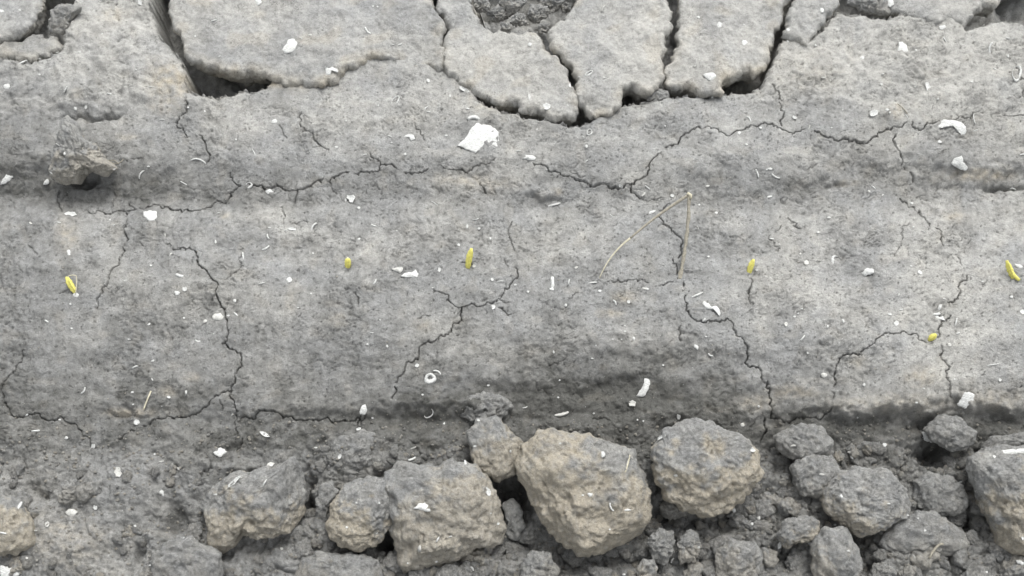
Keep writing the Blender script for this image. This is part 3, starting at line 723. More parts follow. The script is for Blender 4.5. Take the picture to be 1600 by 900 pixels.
clod([(1513, 712), (1545, 698), (1600, 692), (1660, 700), (1680, 780), (1650, 850), (1585, 866), (1556, 850), (1549, 815), (1534, 790), (1522, 760)],
     0.020, "tall clod cut by the right edge, broad white shell on top", 308, 0.95, 0.15, .5, 6, .6)
clod([(1208, 682), (1238, 663), (1284, 665), (1302, 690), (1296, 712), (1262, 722), (1232, 716), (1214, 700)], 0.012,
     "dark wrinkled clod directly right of the second largest clod", 309, 0.15, -0.3, .75, 5, .6)
clod([(1236, 728), (1268, 708), (1300, 712), (1312, 735), (1296, 760), (1270, 780), (1250, 774), (1240, 752)], 0.014,
     "plain dark grey clod above left of the oval clod", 310, 0.3, -0.4, .68, 5, .6, rough=.7)
clod([(1210, 842), (1225, 812), (1262, 804), (1282, 816), (1282, 838), (1262, 846), (1240, 850), (1222, 858)], 0.014,
     "flat-topped small clod with tan overhanging lip and white triangle shell", 311, 0.8, -0.2, .6, 5, .5)
clod([(1270, 850), (1292, 822), (1326, 826), (1344, 856), (1343, 892), (1325, 930), (1285, 930), (1268, 890)], 0.016,
     "smooth round clod at the bottom edge below the oval clod", 312, 0.5, -0.2, .55, 5, .6, rough=.6)
clod([(1372, 852), (1400, 815), (1434, 797), (1480, 808), (1514, 832), (1516, 862), (1480, 868), (1440, 860), (1400, 866)], 0.008,
     "broad flat dark clod below right of the oval clod", 313, 0.2, -0.2, .7, 5, .4)
clod([(-60, 790), (0, 772), (30, 782), (48, 815), (54, 850), (30, 866), (-10, 868), (-60, 860)], 0.012,
     "tan clod cut by the left edge with white strip shell", 314, 0.95, 0.25, .5, 5, .55)
clod([(1444, 672), (1468, 648), (1500, 652), (1526, 675), (1524, 700), (1490, 704), (1462, 692)], 0.010,
     "crumbly dark clod beside the black hole at the right", 315, 0.1, -0.3, .7, 5, .6)
clod([(1426, 752), (1450, 735), (1490, 745), (1512, 775), (1506, 800), (1476, 806), (1440, 800), (1424, 780)], 0.008,
     "dark clod between the oval clod and the right edge clod", 316, 0.1, -0.3, .75, 5, .5)
clod([(232, 880), (255, 848), (300, 838), (345, 862), (352, 905), (330, 930), (240, 930)], 0.008,
     "low grey clod at the bottom edge below the leaning clod", 317, 0.15, -0.2, .62, 5, .4, rough=.8)
clod([(458, 905), (470, 872), (500, 862), (545, 864), (590, 876), (600, 905), (590, 930), (460, 930)], 0.010,
     "low tan-flecked clod at the bottom edge under the rounded clod", 318, 0.35, 0.0, .58, 5, .45)
clod([(492, 780), (500, 758), (520, 752), (530, 768), (512, 790), (512, 812), (502, 822), (494, 808)], 0.010,
     "narrow dark clod squeezed against the left of the rounded clod", 319, 0.05, -0.3, .75, 5, .6)
clod([(514, 706), (530, 680), (560, 672), (590, 682), (604, 704), (590, 732), (556, 744), (525, 738)], 0.004,
     "low dark lump of soil above the rounded clod", 320, 0.02, -0.5, .8, 5, .4)
clod([(716, 648), (724, 624), (752, 614), (786, 618), (804, 636), (790, 652), (760, 660), (735, 664)], 0.004,
     "crumbly dark lump of soil above the wedged tan clod", 321, 0.05, -0.5, .72, 5, .45, rough=1.6)
clod([(78, 272), (82, 238), (96, 198), (106, 182), (118, 190), (130, 214), (158, 240), (182, 262), (166, 276), (152, 272), (142, 266), (130, 274), (124, 286), (100, 290), (84, 284)], 0.011,
     "pointed lump of soil with tan hollowed foot at the upper left", 322, 0.55, 0.0, .05, 6, .62, group="lumps of soil on the bed", facets=3, rough=1.3)
clod([(1530, 700), (1556, 680), (1600, 674), (1640, 684), (1640, 700), (1590, 708)], 0.006,
     "dark lump of soil behind the right edge clod", 323, 0.05, -0.5, .75, 5, .5)
clod([(1012, 850), (1030, 826), (1052, 828), (1056, 850), (1044, 876), (1020, 880)], 0.014,
     "knobbly dark clod right of the foot of the largest clod", 324, 0.1, -0.2, .68, 5, .6, rough=1.6)
clod([(1060, 850), (1074, 830), (1090, 832), (1096, 852), (1086, 880), (1064, 880)], 0.014,
     "small tan-tipped clod below the second largest clod", 325, 0.5, 0.0, .6, 5, .6, rough=1.6)
clod([(1118, 860), (1140, 842), (1180, 846), (1192, 872), (1184, 905), (1150, 918), (1118, 900)], 0.012,
     "rough grey clod at the bottom edge below the second largest clod", 326, 0.4, 0.1, .58, 5, .5, rough=1.5)
clod([(812, 880), (830, 860), (862, 866), (874, 890), (866, 920), (820, 920)], 0.012,
     "grey clod at the bottom edge under the left flank of the largest", 327, 0.25, 0.0, .6, 5, .5, rough=1.4)
clod([(784, 790), (800, 778), (815, 795), (822, 825), (808, 845), (790, 836)], 0.004,
     "small dark clod in the hole left of the largest clod", 328, 0.05, -0.3, .72, 4, .6, rough=1.3)
clod([(995, 890), (1004, 872), (1022, 874), (1026, 900), (1010, 915), (996, 908)], 0.012,
     "small tan nub at the bottom edge right of the largest clod", 329, 0.6, 0.2, .55, 4, .6, rough=1.3)
clod([(74, 42), (80, 14), (104, 6), (128, 12), (112, 30), (104, 52), (86, 52)], 0.002,
     "small knobbly clod in the gap at the top left", 330, 0.3, -0.3, .25, 5, .5, group="clods in the gaps of the crust")
for k, (a, b, r_, z, lb) in enumerate([(752, 8, 15, -.008, "dark soil lump in the top gap against the knobbly slab"), (778, 22, 16, -.012, "grey soil lump deep in the middle of the top gap"),
        (800, 4, 20, -.006, "broad soil lump at the very top of the top gap"), (812, 32, 15, -.008, "knobbly soil lump resting on the knobbly slab's upper edge"), (838, 20, 17, -.010, "crumbly soil lump in the middle right of the top gap"),
        (862, 2, 18, -.008, "soil lump under the hexagonal slab's left shoulder"), (790, 44, 10, -.004, "small crumbly lump on the rim of the knobbly slab"), (850, 44, 11, -.012, "small soil lump at the narrow throat of the top gap"),
        (886, 12, 10, -.014, "small dark lump wedged beneath the hexagonal slab's corner")]):
    rg_ = random.Random(700 + k); m_ = 9
    clod([(a + r_ * rg_.uniform(.75, 1.25) * math.cos(6.283 * q / m_), b + r_ * rg_.uniform(.65, 1.05) * math.sin(6.283 * q / m_)) for q in range(m_)], z, lb, 340 + k, .25, -.2, .3, 5 if r_ > 13 else 4, .6,
         rough=1.5, group="clods in the gaps of the crust")
clod([(1322, 8), (1336, -16), (1378, -16), (1396, 6), (1388, 26), (1350, 20)], -0.002,
     "grey clod in the top right gap with a holed white shell", 333, 0.2, -0.3, .15, 5, .5, group="clods in the gaps of the crust")
clod([(1008, 144), (1024, 137), (1042, 142), (1046, 156), (1030, 162), (1010, 160)], -0.002,
     "small clod at the mouth of the gap under the hexagonal slab", 334, 0.1, -0.3, .45, 4, .6, group="clods in the gaps of the crust")

# small clods and crumbs scattered on the floor of the lower furrow
_crumb = []
for k in range(7):
    r = np.random.RandomState(900 + k)
    ph = r.uniform(0, 6.28, 4)
    fn = lambda t, ph=ph: 0.010 * (1 + 0.16 * np.sin(2 * t + ph[0]) + 0.12 * np.sin(3 * t + ph[1]) + 0.07 * np.sin(5 * t + ph[2]))
    p, f, q = clod_points(5 if k < 4 else 4, fn, 0.010, 0.0075, 900 + k, 5, 1.5)
    _crumb.append(mesh_from("soil_crumb", p, f, clod_colour(q, 900 + k, [0.1, 0.25, 0.05, 0.6, 0.1, 0.4, 0.2][k], 0.1, [.8, .7, .9, .6, .75, .6, .8][k])))
rc = random.Random(44)
from math import hypot
placed = []
def in_clod(x, y):
    for poly in CLOD_POLYS:
        if poly[:, 0].min() - 2 < x < poly[:, 0].max() + 2 and poly[:, 1].min() - 2 < y < poly[:, 1].max() + 2:
            if inside(poly, np.array([x]), np.array([y]))[0]: return True
    return False
NCR = 0; CRUMBS = []
for _ in range(4000):
    if NCR >= 250: break
    x = rc.uniform(-20, 1620)
    lo = 700 if x > 300 else 730
    y = rc.uniform(lo, 915)
    if x < 480 and rc.random() < 0.88: continue
    if in_clod(x, y): continue
    if any(((x - a) / ra) ** 2 + ((y - b) / rb) ** 2 < 1 for a, b, ra, rb in ((797, 770, 26, 36), (606, 848, 24, 20), (1462, 708, 28, 24), (272, 815, 30, 30))): continue
    r = rc.choice([5, 6, 7, 8, 9, 10, 12, 14, 17, 20]) * rc.uniform(.8, 1.2)
    if y < 760 and r > 12: continue
    if any(hypot(x - a, y - b) < 0.62 * (r + c) for a, b, c in placed): continue
    placed.append((x, y, r)); NCR += 1
    w = P(x, y, float(Zm(np.array([x]), np.array([y]))[0])); z = ground_z(w[0], w[1])
    w = P(x, y, z)
    me = rc.choice(_crumb)
    o = link("soil_crumb", me, M_CLOD); s = r * PXM / 0.010
    o.location = (w[0], w[1], ground_z(w[0], w[1]) + 0.05 * r * PXM); o.scale = (s, s * rc.uniform(.8, 1.1), s)
    o.rotation_euler = (rc.uniform(-.5, .5), rc.uniform(-.5, .5), rc.uniform(0, 6.28))
    where = "left of the rounded clod" if x < 510 else "around the angular clod" if x < 800 else "around the largest clod" if x < 1020 else "below the second largest clod" if x < 1205 else "around the oval clod" if x < 1430 else "in front of the right edge clod"
    size = "tiny" if r < 8 else "small" if r < 13 else "fist-like"
    if size == "fist-like": size = "chunky"
    CRUMBS.append((o, x, y, size)); tag(o, None, "soil crumb", f"{size} soil crumbs {where}")

# fine crumbs nobody could count, one joined mesh
def fine_crumbs():
    d, f = ico(1); r = np.random.RandomState(5); V_, F_, C_ = [], [], []
    n = 0; base = 0
    tries = 0
    while n < 3200 and tries < 20000:
        tries += 1
        x = r.uniform(-10, 1610); y = r.uniform(0, 1) ** 0.5 * 900 if r.rand() < 0.45 else r.uniform(640, 905)
        if y < 190: continue
        if y < 640 and r.rand() < 0.35 + (0 if 250 < y < 330 else 0.3): continue
        w = P(x, y, float(Zm(np.array([x]), np.array([y]))[0])); z = ground_z(w[0], w[1])
        s = PXM * r.uniform(0.7, 2.0) * (1.5 if y > 660 else 0.8)
        p = d * s * (1 + 0.35 * r.uniform(-1, 1, (len(d), 1))) * np.array([1, r.uniform(.7, 1), .7])
        V_.append(p + np.array([w[0], w[1], z + 0.1 * s])); F_.append(f + base); base += len(d)
        damp_shade = float(table(DAMP_SHADE_T, np.array([x]), np.array([y]))[0]) * 0.9 + r.uniform(-.15, .1)
        C_.append(np.repeat(soil_colour(np.array([damp_shade]), np.array([r.uniform(0, 1)]), np.array([r.uniform(0, .5)])), len(d), 0)); n += 1
    o = link("soil_grains", mesh_from("soil_grains", np.concatenate(V_), np.concatenate(F_), np.concatenate(C_), smooth=True), M_CLOD)
    tag(o, "fine loose grains of grey soil scattered over the bed and furrow", "soil grains", kind="stuff")
fine_crumbs()
# ------------------------------------------------------------------ white shell fragments, shoots and straws, laid on what is under them
bpy.context.view_layer.update()
DG = bpy.context.evaluated_depsgraph_get()
def hit(px, py):
    d = Vector(ray(px, py)).normalized()
    ok, loc, nrm, *_ = scene.ray_cast(DG, Vector(CAM), d)
    if not ok: return np.array(P(px, py, 0.0)), np.array([0, 0, 1.0])
    if nrm.dot(d) > 0: nrm = -nrm
    return np.array(loc), np.array(nrm)

def seat(px, py, rad):
    """mean surface under a fragment, and the plane it lies on"""
    pts = [hit(px, py)]
    for k in range(6):
        a = k * math.pi / 3
        pts.append(hit(px + rad * 0.6 * math.cos(a), py + rad * 0.6 * math.sin(a)))
    c = pts[0][0]
    near = [p for p in pts if abs(p[0][2] - c[2]) < 0.006]
    n = sum(p[1] for p in near); n = n / np.linalg.norm(n)
    n = n * 0.7 + np.array([0, -0.12, 0.6]) * 0.5; n /= np.linalg.norm(n)
    top = np.median([p[0] @ n for p in near])
    return c + n * (top - c @ n), n

def on_plane(px, py, c, n):
    d = ray(px, py)
    return CAM + d * (((c - CAM) @ n) / (d @ n))

FRAG_RNG = random.Random(77)
def shell_mesh(c, n, outline, dome, thick, ragged=0.0, rng=FRAG_RNG):
    """closed curved flake: outline in photo pixels, domed or dished, with its own thickness"""
    out = []
    for k in range(len(outline)):
        a, b = outline[k], outline[(k + 1) % len(outline)]
        out.append(a)
        l = math.hypot(b[0] - a[0], b[1] - a[1])
        m = int(l / 4.0)
        for j in range(1, m + 1):
            t = j / (m + 1); o = rng.gauss(0, ragged)
            out.append((a[0] + (b[0] - a[0]) * t - (b[1] - a[1]) / l * o, a[1] + (b[1] - a[1]) * t + (b[0] - a[0]) / l * o))
    W3 = np.array([on_plane(p[0], p[1], c, n) for p in out])
    cen = W3.mean(0); N = len(W3)
    t1 = np.cross(n, [0, 1, 0.0]); t1 /= np.linalg.norm(t1); tilt = n + t1 * rng.uniform(-.12, .12)
    rings, V_ = [], []
    ext = float(np.abs(W3 - cen).max()); SS = (1.0, 0.9, 0.78, 0.64, 0.5, 0.36, 0.2) if ext > 0.008 else (1.0, 0.8, 0.5, 0.22); NR = len(SS)
    rib = np.array([rng.uniform(-1, 1) for _ in range(N)])[:, None] * n * min(ext * .03, 0.0004)
    for s in SS:
        z = dome * (1 - s * s)
        R_ = cen + (W3 - cen) * s + n * z
        wob = np.array([rng.uniform(-1, 1) for _ in range(N)])[:, None] * n * abs(dome) * 0.18 * (s < 1)
        V_.append(R_ + wob + rib * s)
    topc = cen + n * dome
    top = np.concatenate(V_ + [topc[None]]); tn = t1
    lift = ((top - cen) @ tn)[:, None] * rng.uniform(-.22, .22) * n * (0.25 if ext > 0.006 else 1)
    top = top + lift + n * (thick + max(0, -dome) * 0.7 + 0.0001)
    bot = top - n * thick
    allv = np.concatenate([top, bot]); M = len(top); F_ = []
    for r_ in range(NR - 1):
        for k in range(N):
            a, b = r_ * N + k, r_ * N + (k + 1) % N
            F_.append((a, b, b + N, a + N)); F_.append((a + M, a + N + M, b + N + M, b + M))
    for k in range(N):
        a, b = (NR - 1) * N + k, (NR - 1) * N + (k + 1) % N
        F_.append((a, b, M - 1)); F_.append((b + M, a + M, 2 * M - 1))
        F_.append(((k + 1) % N, k, k + M, (k + 1) % N + M))
    return allv, F_

def strip_mesh(c, n, line, widths, rise, thick):
    """closed strip along a pixel line, slightly arched across"""
    pts = np.array([on_plane(p[0], p[1], c, n) for p in line]); m = len(pts)
    V_ = []
    for k in range(m):
        t = pts[min(k + 1, m - 1)] - pts[max(k - 1, 0)]; t /= np.linalg.norm(t) + 1e-12
        s = np.cross(n, t); w = widths[k] * PXM * 0.5
        lift = n * (rise * math.sin(math.pi * k / (m - 1)) + 0.0001)
        V_ += [pts[k] + lift - s * w, pts[k] + lift + n * (thick + w * .35), pts[k] + lift + s * w, pts[k] + lift - n * thick * .3]
    F_ = []
    for k in range(m - 1):
        for j in range(4):
            a = 4 * k + j; b = 4 * k + (j + 1) % 4
            F_.append((a, b, b + 4, a + 4))
    F_.append((3, 2, 1, 0)); e = 4 * (m - 1); F_.append((e, e + 1, e + 2, e + 3))
    return np.array(V_), F_

def ring_mesh(c, n, cx, cy, w, h, ang, band, skew, arc=1.0, rise=0.0006):
    ca, sa = math.cos(ang), math.sin(ang); m = 22; V_ = []
    k1 = m if arc >= 1 else int(m * arc)
    js = range(k1 if arc >= 1 else k1 + 1)
    for k in js:
        t = 2 * math.pi * k / m; j = 1 + 0.06 * math.sin(3 * t + cx)
        bw = band * (1 + skew * math.cos(t - 2.0)) * (1 if arc >= 1 else 0.35 + math.sin(math.pi * k / k1))
        for q, zz in ((0, 0.0002), (0.3, 1.0), (1.0, 0.3)):
            a = max(.3, w / 2 - bw * q) * j; b = max(.3, h / 2 - bw * q) * j
            x = a * math.cos(t); y = b * math.sin(t)
            p = on_plane(cx + x * ca + y * sa, cy - x * sa + y * ca, c, n)
            V_.append(p + n * (0.0001 + rise * zz))
        V_.append(V_[-2] - n * (rise + 0.0004))
    L = len(list(js)); F_ = []
    for k in range(L if arc >= 1 else L - 1):
        for j in range(4):
            a = 4 * k + j; b = 4 * k + (j + 1) % 4; k2 = (k + 1) % L
            F_.append((a, b, 4 * k2 + (j + 1) % 4, 4 * k2 + j))
    if arc < 1:
        F_.append((3, 2, 1, 0)); e = 4 * (L - 1); F_.append((e, e + 1, e + 2, e + 3))
    return np.array(V_), F_

def poly_obj(name, V_, F_, mat, parent=None, origin=None, smooth=True):
    me = bpy.data.meshes.new(name)
    o3 = np.array(V_).mean(0) if origin is None else np.array(origin)
    me.from_pydata([tuple(v - o3) for v in V_], [], [tuple(f) for f in F_]); me.update()
    bm = bmesh.new(); bm.from_mesh(me); bmesh.ops.recalc_face_normals(bm, faces=bm.faces); bm.to_mesh(me); bm.free()
    for p in me.polygons: p.use_smooth = smooth
    me.materials.append(mat)
    o = bpy.data.objects.new(name, me); COL.objects.link(o)
    if parent is None: o.location = o3
    else:
        o.parent = parent; o.location = o3 - np.array(parent.location)
    return o

LANDMARKS = [(748, 215, "the biggest white shell"), (618, 157, "the oval shell ring"), (110, 443, "the leftmost yellow shoot"), (543, 411, "the short yellow shoot"),
    (733, 403, "the tall central shoot"), (1173, 416, "the shoot beside the straw"), (1581, 424, "the rightmost yellow shoot"), (1456, 527, "the shoot in the crack"),
    (1077, 305, "the straw's bend"), (1064, 436, "the straw's foot"), (935, 440, "the straw's thin tip"), (235, 337, "the square shell"), (125, 240, "the pointed soil lump"),
    (453, 72, "the egg-shaped shell"), (1111, 119, "the almond-shaped shell"), (948, 70, "the hexagonal slab's centre"), (360, 135, "the dark gap at upper left"),
    (1390, 100, "the holed shell on the right mound"), (1498, 255, "the shell by the right ledge"), (1355, 425, "the white oval shell"), (1510, 625, "the shell on the right step"),
    (1006, 606, "the bent shell strip"), (673, 592, "the shell cup with soil"), (569, 640, "the lozenge shell over the crack"), (344, 707, "the four-cornered shell"),
    (915, 770, "the largest clod's middle"), (1105, 730, "the second largest clod"), (700, 810, "the angular clod"), (560, 805, "the rounded clod"), (415, 780, "the leaning clod"),
    (1350, 785, "the oval clod"), (1575, 780, "the right edge clod"), (16, 883, "the bottom left corner shell"), (184, 737, "the dished shell at lower left"),
    (341, 495, "the shell split by a crack"), (1112, 482, "the bone-shaped shell"), (641, 428, "the long shell by the tall shoot"), (1487, 200, "the winged shell"),
    (60, 30, "the top left corner slab"), (1290, 120, "the right mound's left side"), (200, 80, "the left mound"), (840, 130, "the knobbly slab"), (1130, 80, "the tan-edged slab"),
    (30, 600, "the crack at the left edge"), (1462, 708, "the black hole at right"), (1305, 407, "the hook-shaped shell"), (1589, 115, "the rimmed shell at the right edge")]
SHAPE = {'c': "white shell chip", 'f': "jagged white shell flake", 's': "thin white shell sliver", 'k': "curved white shell sliver", 'r': "white shell ring",
         'u': "hollow white shell rim", 'd': "dusty grey-white shell chip", 'e': "faint dusty shell sliver", 'C': "white shell piece"}
used_labels = {}
def rel(x, y, lx, ly):
    dx, dy = x - lx, y - ly
    s = []
    if abs(dy) > 0.45 * abs(dx): s.append("above" if dy < 0 else "below")
    if abs(dx) > 0.45 * abs(dy): s.append(("left" if dx < 0 else "right"))
    if len(s) == 2: return s[0] + " " + s[1] + " of"
    return s[0] if s[0] in ("above", "below") else s[0] + " of"
def auto_label(x, y, size, kind):
    sz = "tiny" if size < 5.5 else "small" if size < 9.5 else "medium" if size < 15 else "large"
    cand = sorted(LANDMARKS, key=lambda L: hypot(x - L[0], y - L[1]))
    cand = [c for c in cand if hypot(x - c[0], y - c[1]) > 6]
    d0 = hypot(x - cand[0][0], y - cand[0][1])
    near = "just " if d0 < 32 else ""
    base = f"{sz} {SHAPE[kind]} {near}{rel(x, y, *cand[0][:2])} {cand[0][2]}"
    opts = [base] + [f"{base}, {rel(x, y, *c[:2])} {c[2]}" for c in cand[1:7]]
    for o in opts:
        if o not in used_labels and len(o.split()) <= 16: break
    else: o = opts[1] if len(opts[1].split()) <= 16 else base
    used_labels[o] = 1
    return o

for o, x, y, size in CRUMBS:
    cand = sorted([c for c in LANDMARKS + [(1070, 850, "the tan-tipped clod"), (1155, 880, "the rough bottom edge clod"), (1250, 690, "the dark wrinkled clod"), (1245, 830, "the flat-topped clod"),
        (1305, 875, "the smooth round clod"), (1445, 840, "the broad flat clod"), (840, 890, "the bottom edge clod by the largest"), (292, 885, "the low grey clod"), (525, 890, "the tan-flecked low clod"),
        (1485, 675, "the crumbly clod by the black hole"), (1468, 775, "the dark clod at right"), (775, 695, "the wedged tan clod"), (797, 770, "the black gap by the largest clod"), (606, 848, "the black gap by the angular clod")] if hypot(x - c[0], y - c[1]) > 6],
        key=lambda L: hypot(x - L[0], y - L[1]))
    base = f"{size} dark soil crumb {'just ' if hypot(x - cand[0][0], y - cand[0][1]) < 40 else ''}{rel(x, y, *cand[0][:2])} {cand[0][2]}"
    opts = [base] + [f"{base}, {rel(x, y, *c[:2])} {c[2]}" for c in cand[1:7]]
    lab = next((q for q in opts if q not in used_labels and len(q.split()) <= 16), next((q for q in opts[1:] if len(q.split()) <= 16), base))
    if lab in used_labels and used_labels[lab] != o['group']: o['group'] = used_labels[lab]
    used_labels[lab] = o['group']; o["label"] = lab
